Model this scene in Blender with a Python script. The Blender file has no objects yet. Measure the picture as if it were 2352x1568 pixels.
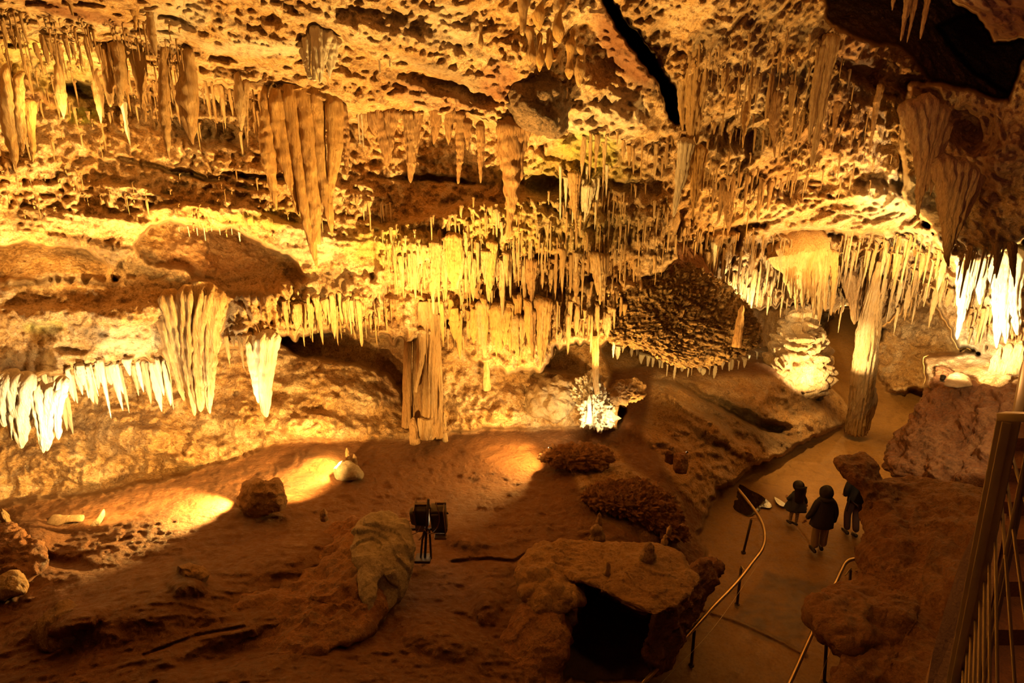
import bpy, bmesh, math, random
import numpy as np
from mathutils import Vector, Matrix, Quaternion

sc = bpy.context.scene
C = sc.collection

# ------------------------------------------------------------------ camera
W, H, F = 2352.0, 1568.0, 1307.0          # picture size and focal length in pixels (20 mm lens)
PITCH = math.radians(16.6)
CAM = np.array([0.0, 0.0, 8.3])
cam = bpy.data.cameras.new('camera')
cam.lens = 20.0
cam.sensor_width = 36.0
cam.clip_start = 0.05
cam.clip_end = 200
camo = bpy.data.objects.new('camera', cam)
camo.location = CAM
camo.rotation_euler = (math.radians(90) - PITCH, 0, 0)
C.objects.link(camo)
sc.camera = camo

# ------------------------------------------------------------------ exposure, world
sc.view_settings.view_transform = 'Standard'
sc.view_settings.look = 'None'
sc.view_settings.gamma = 1.0
sc.view_settings.exposure = 0.18
sc.cycles.use_denoising = True
sc.cycles.max_bounces = 4
sc.cycles.use_adaptive_sampling = True
sc.cycles.adaptive_threshold = 0.025
sc.cycles.diffuse_bounces = 2
sc.cycles.glossy_bounces = 2
sc.cycles.sample_clamp_indirect = 4.0
sc.cycles.caustics_reflective = False
sc.cycles.caustics_refractive = False
world = bpy.data.worlds.new('cave_dark')
sc.world = world
world.use_nodes = True
world.node_tree.nodes['Background'].inputs[0].default_value = (0.020, 0.006, 0.0035, 1)
world.node_tree.nodes['Background'].inputs[1].default_value = 1.0


def rayv(px, py):
    px = np.asarray(px, float); py = np.asarray(py, float)
    v = (py - H / 2) / F
    u = (px - W / 2) / F
    cs, sn = math.cos(PITCH), math.sin(PITCH)
    return u, cs - v * sn, -sn - v * cs      # world x, y, z


def P(px, py, Y):
    """point seen at pixel (px, py) whose distance ahead (world y) is Y"""
    x, y, z = rayv(px, py)
    k = Y / y
    return np.stack([x * k, y * k, CAM[2] + z * k], -1)


def PV(px, py, Y):
    p = P(px, py, Y)
    return Vector((float(p[0]), float(p[1]), float(p[2])))


def Yz(py, z):
    """distance ahead at which a pixel row meets the height z"""
    _, y, zz = rayv(0, py)
    return (CAM[2] - z) / (-zz / y)


# ------------------------------------------------------------------ lamps of the cave, and unseen lights added as fill
LAMP = (1.0, 0.55, 0.12)
LAMPW = (1.0, 0.72, 0.29)


def spot(px, py, Y, tpx, tpy, tY, power, ang=90, size=0.05, blend=0.6, col=LAMP, off=(0, 0, 0)):
    l = bpy.data.lights.new('lamp_fill_light', 'SPOT')
    l.energy = power; l.color = col; l.spot_size = math.radians(ang); l.spot_blend = blend
    l.shadow_soft_size = size
    o = bpy.data.objects.new('lamp_fill_light', l)
    a = PV(px, py, Y) + Vector(off); b = PV(tpx, tpy, tY)
    o.location = a
    o.rotation_euler = (b - a).to_track_quat('-Z', 'Y').to_euler()
    C.objects.link(o)
    return o


def point_light(px, py, Y, power, size=0.05, col=LAMP, off=(0, 0, 0)):
    l = bpy.data.lights.new('lamp_fill_light', 'POINT')
    l.energy = power; l.color = col; l.shadow_soft_size = size
    o = bpy.data.objects.new('lamp_fill_light', l)
    o.location = PV(px, py, Y) + Vector(off)
    C.objects.link(o)
    return o


# floodlight of the mast in the middle of the floor, aimed at the wall and the roof
spot(985, 1150, 8.5, 700, 250, 9.6, 6600, 125, 0.06, off=(0, .1, .2))
spot(985, 1150, 8.5, 1330, 400, 13.0, 2100, 95, 0.06, off=(.2, .1, .2))
# unseen floods added below the lower rim to light the wall more frontally
spot(150, 1720, 4.6, 250, 330, 10.0, 8500, 66, 0.08)
spot(900, 1780, 4.6, 800, 430, 11.5, 8500, 62, 0.08)
# unseen lamps added on ledges to brighten the upper left wall
spot(420, 655, 10.2, 420, 420, 11.0, 600, 150, 0.05)
spot(60, 655, 9.4, 100, 500, 10.2, 420, 150, 0.05)
spot(170, 330, 8.9, 220, 160, 9.8, 260, 150, 0.05)
# fringe at the left
spot(200, 1010, 8.6, 160, 890, 9.6, 520, 130, 0.05, col=LAMPW)
spot(520, 1020, 9.8, 470, 860, 10.8, 400, 110, 0.05, col=LAMPW)
# flowstone wall
spot(700, 1120, 9.6, 600, 930, 13.0, 1500, 110, 0.05)
spot(250, 1150, 8.4, 300, 980, 12.0, 500, 120, 0.05)
# pools on the mud floor
spot(782, 1066, 11.2, 690, 1070, 11.4, 700, 140, 0.04, off=(0, 0, .12))
spot(560, 1135, 9.75, 300, 1235, 8.9, 1500, 110, 0.04, off=(-.1, 0, .22))
spot(1258, 1020, 12.1, 1170, 1036, 12.2, 500, 140, 0.04, off=(-.1, 0, .15))
spot(1412, 975, 12.4, 1365, 915, 13.3, 60, 140, 0.04, col=LAMPW, off=(0, 0, .1))
spot(1543, 1030, 12.0, 1470, 960, 13.0, 900, 44, 0.04, off=(0, 0, .1))
# curtains in the middle
spot(1130, 930, 11.6, 1130, 700, 13.6, 340, 130, 0.05)
spot(1400, 880, 12.2, 1380, 600, 13.6, 450, 120, 0.05)
spot(760, 690, 10.6, 900, 450, 13, 110, 150, 0.05)
# stalagmite heap, column, passage
spot(1880, 880, 15.6, 1825, 780, 18.2, 650, 100, 0.05, col=LAMPW)
spot(1905, 880, 15.3, 1990, 790, 16.2, 620, 60, 0.05, col=LAMPW)
spot(1720, 720, 15.6, 1740, 620, 17.0, 420, 150, 0.05, col=LAMPW)
point_light(1940, 700, 21, 260, .1)
# right fringe and roof above it
spot(2168, 850, 11.0, 2260, 640, 12.6, 1900, 130, 0.05, col=LAMPW)
spot(2060, 780, 13.0, 2030, 440, 14.2, 1500, 120, 0.05)
spot(1860, 850, 13.0, 1760, 250, 13.2, 2000, 90, 0.06)
spot(2090, 820, 16.0, 2110, 800, 19, 420, 150, 0.05)
spot(2395, 850, 7.6, 2295, 935, 8.8, 420, 46, 0.04, col=LAMPW)
# lamp in front of the column, unseen dim fills added for the railing and foreground
spot(1990, 620, 14.5, 1960, 1030, 14.5, 1100, 60, 0.1)
point_light(2300, 300, 3.2, 60, .15, col=(1, .45, .14))
point_light(1500, 250, 4.5, 9, .3, col=(1, .40, .12))
spot(1510, 900, 12.6, 1540, 790, 13.6, 360, 140, 0.05)  # unseen spots added for shelf lip, drapery ribs, corner rock and low wall
spot(1640, 930, 12.8, 1640, 820, 14.0, 260, 140, 0.05)
spot(2040, 640, 8.3, 2150, 400, 9.3, 80, 90, 0.05)
spot(2240, 260, 5.2, 2290, 20, 7.8, 110, 90, 0.1, col=(1, .38, .22))
spot(1170, 1075, 10.6, 1180, 900, 14.0, 700, 80, 0.05)
spot(880, 1060, 11.0, 900, 880, 14.0, 260, 80, 0.05)
spot(1350, 1000, 12.0, 1260, 900, 13.6, 200, 110, 0.05, col=LAMPW)


# ------------------------------------------------------------------ numpy noise
_rs = np.random.RandomState(7)
_perm = _rs.permutation(65536).astype(np.int64)
_val = _rs.uniform(-1, 1, 65536).astype(np.float32)


_rot = np.array(Matrix.Rotation(.9, 3, (1, .6, .3)).normalized())


def _hash(ix, iy, iz):
    h = (ix * 73856093) ^ (iy * 19349663) ^ (iz * 83492791)
    return _val[_perm[h & 65535]]


def vn(p, sx, sy=None, sz=None, seed=0):
    """value noise in [-1, 1]"""
    sy = sx if sy is None else sy
    sz = sx if sz is None else sz
    if sx == sy == sz:       # turned lattice, so no grain follows the axes
        p = p @ _rot
    x = p[..., 0] * sx + seed * 17.31; y = p[..., 1] * sy + seed * 7.7; z = p[..., 2] * sz + seed * 3.1
    ix = np.floor(x).astype(np.int64); iy = np.floor(y).astype(np.int64); iz = np.floor(z).astype(np.int64)
    fx = (x - ix).astype(np.float32); fy = (y - iy).astype(np.float32); fz = (z - iz).astype(np.float32)
    fx = fx * fx * (3 - 2 * fx); fy = fy * fy * (3 - 2 * fy); fz = fz * fz * (3 - 2 * fz)
    r = 0
    for dx in (0, 1):
        wx = fx if dx else 1 - fx
        for dy in (0, 1):
            wy = fy if dy else 1 - fy
            for dz in (0, 1):
                wz = fz if dz else 1 - fz
                r = r + _hash(ix + dx, iy + dy, iz + dz) * (wx * wy * wz)
    return r


def fbm(p, s, n=3, seed=0, sy=None, sz=None, g=0.5):
    a = 1.0; r = 0; t = 0
    sy = s if sy is None else sy; sz = s if sz is None else sz
    for i in range(n):
        k = 2.03 ** i
        r = r + a * vn(p, s * k, sy * k, sz * k, seed + i * 3); t += a; a *= g
    return r / t


def ridged(p, s, n=2, seed=0, sy=None, sz=None):
    a = 1.0; r = 0; t = 0
    sy = s if sy is None else sy; sz = s if sz is None else sz
    for i in range(n):
        k = 2.1 ** i
        r = r + a * (1 - 2 * np.abs(vn(p, s * k, sy * k, sz * k, seed + i * 5))); t += a; a *= 0.5
    return r / t


def billow(p, s, n=2, seed=0, sy=None, sz=None):
    return -ridged(p, s, n, seed, sy, sz)


# ------------------------------------------------------------------ objects, names, labels
def tag(o, label=None, cat=None, group=None, kind=None):
    if label: o['label'] = label
    if cat: o['category'] = cat
    if group: o['group'] = group
    if kind: o['kind'] = kind
    return o


def empty(name, loc=(0, 0, 0), rot=(0, 0, 0)):
    o = bpy.data.objects.new(name, None)
    o.location = loc; o.rotation_euler = rot
    C.objects.link(o)
    return o


def link(name, me, mat=None, parent=None, smooth=True):
    if mat: me.materials.append(mat)
    if smooth:
        me.polygons.foreach_set('use_smooth', np.ones(len(me.polygons), dtype=bool))
    o = bpy.data.objects.new(name, me)
    C.objects.link(o)
    if parent: o.parent = parent
    return o


def mesh_np(name, V, Q):
    """V (n,3), Q (m,4) quads"""
    me = bpy.data.meshes.new(name)
    V = np.ascontiguousarray(V, np.float32); Q = np.ascontiguousarray(Q, np.int32)
    me.vertices.add(len(V)); me.vertices.foreach_set('co', V.ravel())
    k = Q.shape[1]
    me.loops.add(Q.size); me.loops.foreach_set('vertex_index', Q.ravel())
    me.polygons.add(len(Q))
    me.polygons.foreach_set('loop_start', np.arange(0, Q.size, k, dtype=np.int32))
    me.polygons.foreach_set('loop_total', np.full(len(Q), k, np.int32))
    me.update(calc_edges=True)
    return me


def vnormals(me):
    n = np.empty(len(me.vertices) * 3, np.float32)
    me.vertex_normals.foreach_get('vector', n)
    return n.reshape(-1, 3)


# ------------------------------------------------------------------ materials
def newmat(name):
    m = bpy.data.materials.new(name); m.use_nodes = True
    nt = m.node_tree
    for n in list(nt.nodes):
        if n.type != 'OUTPUT_MATERIAL': nt.nodes.remove(n)
    out = nt.nodes['Material Output'] if 'Material Output' in nt.nodes else nt.nodes[0]
    b = nt.nodes.new('ShaderNodeBsdfPrincipled')
    nt.links.new(b.outputs[0], out.inputs[0])
    return m, nt, b


def rock_mat(name, c_mid, c_dark, c_pale, stain=0.45, pale=0.5, rough=0.62, bump=1.0, attrs=False, scale=1.0, streak=False, tint=0.35):
    m, nt, b = newmat(name)
    N = nt.nodes.new; Lk = nt.links.new
    geo = N('ShaderNodeNewGeometry')
    mp = N('ShaderNodeMapping'); Lk(geo.outputs['Position'], mp.inputs[0])
    if streak: mp.inputs['Scale'].default_value = (2.2, 2.2, 0.45)

    def noise(s, d=5, r=0.6, vec=None):
        n = N('ShaderNodeTexNoise'); n.inputs['Scale'].default_value = s * scale
        n.inputs['Detail'].default_value = d; n.inputs['Roughness'].default_value = r
        Lk((vec or mp).outputs[0], n.inputs['Vector']); return n

    def ramp(src, a, bb, inv=False):
        r = N('ShaderNodeMapRange'); r.inputs[1].default_value = a; r.inputs[2].default_value = bb
        if inv: r.inputs[3].default_value = 1; r.inputs[4].default_value = 0
        Lk(src, r.inputs[0]); return r.outputs[0]

    def mix(fac, c1, c2):
        x = N('ShaderNodeMix'); x.data_type = 'RGBA'
        if isinstance(fac, float): x.inputs[0].default_value = fac
        else: Lk(fac, x.inputs[0])
        for k, c in ((6, c1), (7, c2)):
            if isinstance(c, tuple): x.inputs[k].default_value = (*c, 1)
            else: Lk(c, x.inputs[k])
        return x.outputs[2]

    def mul(a, k):
        x = N('ShaderNodeMath'); x.operation = 'MULTIPLY'; Lk(a, x.inputs[0])
        if isinstance(k, float): x.inputs[1].default_value = k
        else: Lk(k, x.inputs[1])
        return x.outputs[0]
    n1 = noise(0.9, 6, 0.65); n2 = noise(2.7, 6, 0.7); n3 = noise(7.5, 5, 0.7)
    col = mix(mul(ramp(n1.outputs[0], 0.45, 0.62), pale), c_mid, c_pale)
    col = mix(mul(ramp(n2.outputs[0], 0.54, 0.66), pale), col, c_pale)
    col = mix(mul(ramp(n2.outputs[0], 0.36, 0.47, True), stain), col, c_dark)
    col = mix(mul(ramp(n3.outputs[0], 0.38, 0.46, True), stain), col, c_dark)
    n4 = noise(26, 3, 0.6)
    col = mix(mul(ramp(n4.outputs[0], 0.40, 0.46, True), stain * .75), col, c_dark)
    col = mix(mul(ramp(n4.outputs[0], 0.56, 0.62), pale * .6), col, c_pale)
    if attrs:
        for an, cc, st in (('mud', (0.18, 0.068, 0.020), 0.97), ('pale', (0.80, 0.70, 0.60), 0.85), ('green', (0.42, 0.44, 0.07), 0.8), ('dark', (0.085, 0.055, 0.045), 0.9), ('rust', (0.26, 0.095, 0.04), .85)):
            a = N('ShaderNodeAttribute'); a.attribute_name = an
            x = N('ShaderNodeMath'); x.operation = 'MULTIPLY'; Lk(a.outputs['Fac'], x.inputs[0])
            Lk(ramp(n2.outputs[0], 0.25, 0.55) if an not in ('mud', 'rust') else ramp(n2.outputs[0], 0.0, 0.4), x.inputs[1])
            x2 = mul(x.outputs[0], st)
            col = mix(x2, col, cc)
    oi = N('ShaderNodeObjectInfo')      # every dripstone has its own tint
    col = mix(mul(oi.outputs['Random'], 0.0 if attrs else tint), col, (0.52, 0.27, 0.09))
    Lk(col, b.inputs['Base Color'])
    b.inputs['Roughness'].default_value = rough
    rr = N('ShaderNodeMapRange'); rr.inputs[3].default_value = rough - 0.22; rr.inputs[4].default_value = min(1, rough + 0.2)
    rr.inputs[1].default_value = 0.35; rr.inputs[2].default_value = 0.65
    Lk(n3.outputs[0], rr.inputs[0]); Lk(rr.outputs[0], b.inputs['Roughness'])
    b.inputs['Specular IOR Level'].default_value = 0.4
    # relief too fine for the mesh
    f1 = noise(16, 6, 0.72)
    vor = N('ShaderNodeTexVoronoi'); vor.inputs['Scale'].default_value = 11 * scale; Lk(mp.outputs[0], vor.inputs['Vector'])
    add = N('ShaderNodeMath'); add.operation = 'ADD'; Lk(f1.outputs[0], add.inputs[0]); Lk(mul(vor.outputs['Distance'], -0.45), add.inputs[1])
    bp = N('ShaderNodeBump'); bp.inputs['Strength'].default_value = 0.9; bp.inputs['Distance'].default_value = 0.11 * bump
    Lk(add.outputs[0], bp.inputs['Height']); Lk(bp.outputs[0], b.inputs['Normal'])
    return m


def plain(name, col, rough=0.5, metal=0.0, emit=None, es=0, nscale=30, var=0.15, bumpd=0.0):
    m, nt, b = newmat(name)
    geo = nt.nodes.new('ShaderNodeTexCoord')
    n = nt.nodes.new('ShaderNodeTexNoise'); n.inputs['Scale'].default_value = nscale; n.inputs['Detail'].default_value = 4
    nt.links.new(geo.outputs['Object'], n.inputs['Vector'])
    mx = nt.nodes.new('ShaderNodeMix'); mx.data_type = 'RGBA'
    mx.inputs[6].default_value = (*[c * (1 - var) for c in col], 1); mx.inputs[7].default_value = (*[min(1, c * (1 + var)) for c in col], 1)
    nt.links.new(n.outputs[0], mx.inputs[0]); nt.links.new(mx.outputs[2], b.inputs['Base Color'])
    b.inputs['Roughness'].default_value = rough; b.inputs['Metallic'].default_value = metal
    if bumpd:
        bp = nt.nodes.new('ShaderNodeBump'); bp.inputs['Distance'].default_value = bumpd
        nt.links.new(n.outputs[0], bp.inputs['Height']); nt.links.new(bp.outputs[0], b.inputs['Normal'])
    if emit:
        b.inputs['Emission Color'].default_value = (*emit, 1); b.inputs['Emission Strength'].default_value = es
    return m


M_shell = rock_mat('cave_rock', (0.62, 0.37, 0.16), (0.17, 0.07, 0.03), (0.85, 0.70, 0.54), attrs=True, stain=0.6)
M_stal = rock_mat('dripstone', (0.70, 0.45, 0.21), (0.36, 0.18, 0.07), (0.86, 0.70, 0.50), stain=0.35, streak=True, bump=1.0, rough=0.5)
M_stalo = rock_mat('orange_dripstone', (0.82, 0.48, 0.17), (0.50, 0.24, 0.08), (0.88, 0.62, 0.30), stain=0.4, streak=True, bump=1.0, rough=0.45)
M_stalw = rock_mat('white_dripstone', (0.82, 0.72, 0.60), (0.50, 0.36, 0.22), (0.88, 0.82, 0.74), stain=0.2, streak=True, bump=0.5, tint=.12)
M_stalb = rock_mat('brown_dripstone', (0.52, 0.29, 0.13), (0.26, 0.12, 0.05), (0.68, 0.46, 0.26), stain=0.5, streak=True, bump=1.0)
M_boul = rock_mat('boulder_rock', (0.32, 0.18, 0.08), (0.12, 0.07, 0.04), (0.55, 0.40, 0.25), stain=0.6, pale=0.35, bump=0.9)
M_boulr = rock_mat('red_brown_rock', (0.27, 0.10, 0.042), (0.12, 0.05, 0.03), (0.52, 0.30, 0.16), stain=0.65, pale=0.3, bump=1.1)
M_grey = rock_mat('grey_limestone', (0.34, 0.27, 0.19), (0.14, 0.10, 0.07), (0.48, 0.40, 0.30), stain=0.4, pale=0.3, bump=0.5)

# ------------------------------------------------------------------ the cave shell
STEP = 2.6


def axis(lo, hi, a, b):
    """even steps inside [a, b], growing steps outside"""
    mid = list(np.arange(a, b + 0.01, STEP))
    left = []; s = STEP; x = a
    while x > lo:
        s *= 1.12; x -= s; left.append(x)
    right = []; s = STEP; x = mid[-1]
    while x < hi:
        s *= 1.12; x += s; right.append(x)
    return np.array(left[::-1] + mid + right)


GX = axis(-900, 3300, -20, 2372)
GY = axis(-800, 2100, -20, 1588)
PX, PY = np.meshgrid(GX, GY)
SH = PX.shape
# borders of regions are irregular, so they are drawn through a small warp
_q = np.stack([PX, PY, np.zeros(SH)], -1)
WX = PX + 9 * fbm(_q, 1 / 38., 3, 11) + 3 * vn(_q, 1 / 9., seed=5)
WY = PY + 9 * fbm(_q, 1 / 38., 3, 23) + 3 * vn(_q, 1 / 9., seed=9)
TY = PY + 10 * ridged(_q, 1 / 16., 1, 31, sy=1 / 300.) + 6 * vn(_q, 1 / 7., 1 / 300., seed=9)   # ragged lips


def inpoly(pts, X, Y):
    r = np.zeros(X.shape, bool); n = len(pts)
    xs = [p[0] for p in pts]; ys = [p[1] for p in pts]
    bb = (X >= min(xs)) & (X <= max(xs)) & (Y >= min(ys)) & (Y <= max(ys))
    ii = np.nonzero(bb); x = X[ii]; y = Y[ii]; rr = np.zeros(x.shape, bool)
    for i in range(n):
        x1, y1 = pts[i]; x2, y2 = pts[(i + 1) % n]
        if y1 == y2: continue
        c = (y1 > y) != (y2 > y)
        rr ^= c & (x < (x2 - x1) * (y - y1) / (y2 - y1) + x1)
    r[ii] = rr
    return r


def tps(ctrl, X, Y):
    """smooth surface through control values given at pixels"""
    c = np.array([(a / 1000., b / 1000.) for a, b, _ in ctrl]); v = np.array([k[2] for k in ctrl], float)
    n = len(c)
    d = np.sqrt(((c[:, None] - c[None]) ** 2).sum(-1))
    U = np.where(d > 0, d * d * np.log(d + 1e-12), 0) + np.eye(n) * 1e-3
    A = np.zeros((n + 3, n + 3)); A[:n, :n] = U; A[:n, n] = 1; A[:n, n + 1:] = c; A[n, :n] = 1; A[n + 1:, :n] = c.T
    w = np.linalg.solve(A, np.concatenate([v, [0, 0, 0]]))
    X = X / 1000.; Y = Y / 1000.
    r = w[n] + w[n + 1] * X + w[n + 2] * Y
    for i in range(n):
        d2 = (X - c[i, 0]) ** 2 + (Y - c[i, 1]) ** 2
        r = r + w[i] * 0.5 * d2 * np.log(d2 + 1e-12)
    return r


IY = np.full(SH, 1 / 15.)       # one over the distance ahead: flat surfaces stay flat
CAT = np.zeros(SH, np.int8)     # 0 wall_back 1 ceiling 2 wall_right 3 floor 4 walkway 5 wall_left
K = {k: np.zeros(SH, np.float32) for k in ('flute', 'tier', 'pop', 'flow', 'mud', 'smooth', 'green', 'pale', 'dark', 'rust', 'deep', 'layer', 'crag')}


def region(poly, ctrl, cat=None, z=False, warp=1.0, feather=0, drip=False, **kw):
    X = PX + (WX - PX) * warp; Y = (TY if drip else PY + (WY - PY) * warp)
    m = inpoly(poly, X, Y)
    jj, ii = np.nonzero(m)
    if len(jj) == 0: return
    j0, j1, i0, i1 = jj.min(), jj.max() + 1, ii.min(), ii.max() + 1
    sub = (slice(j0, j1), slice(i0, i1))
    cc = [(a, b, (1 / Yz(b, c) if z else 1 / c)) for a, b, c in ctrl]
    v = np.clip(tps(cc, PX[sub], PY[sub]), 1 / 40., 1 / 1.8)
    mm = m[sub]
    IY[sub][mm] = v[mm]
    if cat is not None: CAT[sub][mm] = cat
    for k in K:
        if k in ('green', 'pale', 'dark', 'rust'): continue
        K[k][sub][mm] = kw.get(k, 0.0)
    if kw.get('mudc') is not None: pass


def blob(kind, px, py, rx, ry, s=1.0, rot=0):
    a = math.radians(rot); dx = WX - px; dy = WY - py
    u = (dx * math.cos(a) + dy * math.sin(a)) / rx; v = (-dx * math.sin(a) + dy * math.cos(a)) / ry
    K[kind] = np.maximum(K[kind], s * np.clip(1.6 - 1.6 * (u * u + v * v), 0, 1)).astype(np.float32)


def bump(px, py, rx, ry, d, rot=0):
    """push the surface d metres towards the viewer (negative: a hollow)"""
    global IY
    a = math.radians(rot); dx = WX - px; dy = WY - py
    u = (dx * math.cos(a) + dy * math.sin(a)) / rx; v = (-dx * math.sin(a) + dy * math.cos(a)) / ry
    w = np.clip(1 - (u * u + v * v), 0, 1) ** 1.5
    Y = 1 / IY
    IY = 1 / np.maximum(Y - d * w, 1.5)


# --- far walls
region([(-2000, -2000), (4000, -2000), (4000, 4000), (-2000, 4000)],
       [(-900, 300, 6), (-900, 900, 6), (0, 300, 10.6), (0, 900, 11), (500, 450, 12), (500, 900, 13.5), (900, 400, 13), (900, 900, 15), (1300, 400, 13), (1300, 800, 15),
        (1600, 500, 15.5), (1600, 900, 17), (1900, 700, 26), (2352, 500, 16), (3200, 500, 9), (3200, 1200, 9)], cat=0, warp=0, pop=.5, tier=.25, flute=.3)
# upper wall under the roof slab
region([(-2000, 100), (800, 200), (1560, 250), (1560, 560), (1400, 600), (1100, 600), (900, 640), (700, 640), (560, 560), (380, 500), (220, 560), (0, 560), (-2000, 500)],
       [(-900, 300, 5.5), (0, 180, 10.2), (0, 380, 9.9), (0, 550, 10.3), (250, 330, 11.4), (250, 550, 10.8), (500, 300, 12), (500, 500, 11.3), (700, 350, 12.6), (700, 600, 11.6), (1000, 420, 13.2), (1000, 600, 12.6),
        (1300, 300, 12.2), (1300, 560, 13.2), (1550, 400, 13.5), (1550, 560, 14)], cat=0, pop=.9, tier=.15, flute=.2, layer=.6)
# smooth ledges below it, left
region([(-2000, 430), (0, 470), (250, 500), (420, 470), (600, 480), (720, 540), (900, 560), (860, 700), (520, 700), (300, 640), (0, 640), (-2000, 700)],
       [(-900, 500, 5.5), (0, 480, 10.1), (0, 640, 10.2), (300, 500, 10.9), (300, 620, 10.9), (600, 500, 11.4), (600, 660, 11.6), (860, 580, 12.4), (860, 690, 12.9)], cat=0, smooth=.6, layer=.5, pop=.3)
region([(-100, 575), (60, 560), (200, 575), (250, 610), (235, 648), (60, 655), (-100, 665)], [(0, 560, 10.9), (0, 655, 10.3), (240, 600, 11.4), (240, 650, 10.9), (100, 560, 11.2)], cat=0, smooth=1)
region([(305, 560), (345, 520), (400, 507), (470, 528), (545, 527), (600, 560), (660, 585), (700, 640), (660, 690), (590, 690), (540, 690), (470, 665), (420, 620), (330, 600)],
       [(320, 540, 12.0), (500, 520, 13.2), (500, 620, 12.4), (500, 690, 11.8), (690, 600, 13.2), (680, 690, 12.2), (340, 600, 11.4)], cat=0, smooth=.7, pop=.5)
# hollow and dark openings of the lower wall
region([(640, 770), (760, 760), (900, 740), (960, 770), (960, 970), (900, 900), (760, 860), (640, 830)], [(640, 800, 17.5), (800, 760, 17.5), (940, 780, 17.5), (940, 960, 16.5), (800, 860, 17)], cat=0, flow=.5, smooth=.3)
region([(1230, 770), (1420, 760), (1420, 900), (1300, 880), (1230, 850)], [(1230, 780, 17), (1420, 760, 17), (1420, 900, 16), (1240, 860, 16)], cat=0, deep=1, smooth=.5)
region([(1380, 780), (1820, 800), (1850, 900), (1700, 900), (1500, 900), (1400, 860)], [(1380, 790, 19), (1800, 800, 20), (1800, 900, 17), (1400, 870, 16)], cat=0, deep=1, smooth=.6)
# low flowstone wall
region([(-2000, 860), (0, 860), (200, 900), (330, 905), (500, 800), (640, 790), (700, 822), (800, 826), (900, 868), (950, 960), (1000, 1020), (640, 1030), (560, 1060), (400, 1110), (250, 1150), (0, 1170), (-2000, 1400)],
       [(-900, 1000, 6), (-900, 1250, 5.5), (0, 870, 11.6), (0, 1150, 10.1), (300, 920, 12.6), (400, 1095, 11.4), (560, 820, 14.6), (560, 1040, 12.6), (800, 830, 15.6), (760, 1010, 13.2), (940, 960, 14.6), (940, 1010, 13.5)], cat=5, flow=1, flute=.1)
# low wall in the middle
region([(990, 700), (1250, 740), (1250, 850), (1420, 880), (1420, 1000), (1100, 1000), (990, 1010)],
       [(1000, 720, 13.8), (1240, 760, 14.6), (1000, 860, 13.9), (1000, 1000, 13.5), (1240, 860, 15), (1200, 990, 13.6), (1400, 900, 14.6), (1400, 990, 13.5)], cat=0, flow=.9, flute=.35)
# curtain zone: three tiers, each lip hanging over the one below
region([(860, 540), (1060, 470), (1540, 440), (1560, 600), (1500, 640), (1400, 640), (1210, 620), (1050, 640), (930, 640), (870, 650)],
       [(880, 540, 12.3), (1200, 470, 12.7), (1540, 480, 13.4), (900, 640, 12.4), (1200, 620, 12.9), (1500, 640, 13.6)], cat=0, drip=True, flute=1, tier=.8, pop=.4)
region([(500, 685), (760, 640), (860, 640), (930, 620), (1050, 620), (1480, 600), (1480, 700), (1440, 790), (1250, 800), (1080, 770), (1000, 780), (900, 790), (840, 760), (760, 760), (640, 780), (500, 800)],
       [(560, 700, 11.6), (560, 780, 11.8), (800, 660, 12.2), (800, 780, 12.4), (1050, 640, 13.0), (1050, 800, 13.1), (1440, 620, 13.6), (1440, 780, 13.6)], cat=0, drip=True, flute=1, tier=.6, pop=.5)
region([(1040, 700), (1120, 690), (1280, 700), (1290, 760), (1260, 850), (1180, 860), (1120, 850), (1050, 800)],
       [(1050, 700, 12.9), (1270, 700, 13), (1050, 800, 13), (1250, 850, 13.1)], cat=0, drip=True, flute=1, tier=.2)
# left lit shelf and its lip
region([(-2000, 650), (0, 650), (180, 640), (300, 640), (420, 640), (520, 680), (520, 740), (480, 800), (390, 835), (250, 838), (120, 868), (0, 890), (-2000, 1000)],
       [(-900, 700, 4.8), (-900, 950, 4.8), (0, 655, 9.9), (0, 760, 9.5), (0, 880, 9.5), (250, 650, 10.6), (250, 740, 10.1), (250, 830, 10.1), (510, 690, 11.2), (400, 820, 10.7)], cat=0, drip=True, smooth=.9, layer=.3, tier=0)
# roof slab above the long stalactites
region([(-2000, -2000), (1382, -2000), (1382, -10), (1460, 130), (1555, 262), (1548, 300), (1440, 330), (1300, 350), (1220, 322), (1160, 300), (1090, 275), (980, 262), (880, 272), (790, 270), (640, 225), (560, 205), (430, 175), (300, 160), (150, 140), (0, 120), (-2000, 60)],
       [(-900, -700, 3.0), (1300, -700, 4.2), (-900, 60, 5.2), (0, 0, 7.6), (0, 120, 8.7), (400, 0, 8.0), (400, 180, 9.7), (640, 225, 10.1), (800, 0, 8.3), (800, 265, 10.5), (1100, 0, 9.0), (1160, 290, 11.1), (1370, 0, 10.3), (1460, 250, 11.9), (1545, 280, 12.6)],
       cat=1, drip=True, flow=.12, pop=.55, layer=.3, flute=.12)
# second roof step at the top left
region([(-2000, -2000), (420, -2000), (420, 20), (300, 60), (150, 40), (0, 20), (-2000, 0)], [(-900, -700, 2.8), (400, -700, 3.2), (-900, 0, 4.6), (0, 0, 7.4), (400, 10, 7.6)], cat=1, drip=True, flow=.3, pop=.6)
# black crack
region([(1378, -400), (1400, -400), (1404, 0), (1440, 56), (1490, 112), (1512, 168), (1552, 214), (1562, 300), (1540, 262), (1510, 190), (1478, 146), (1440, 96), (1385, 0)], [(1380, 0, 19), (1560, 280, 19), (1480, 110, 20)], cat=1, deep=1)
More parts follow.
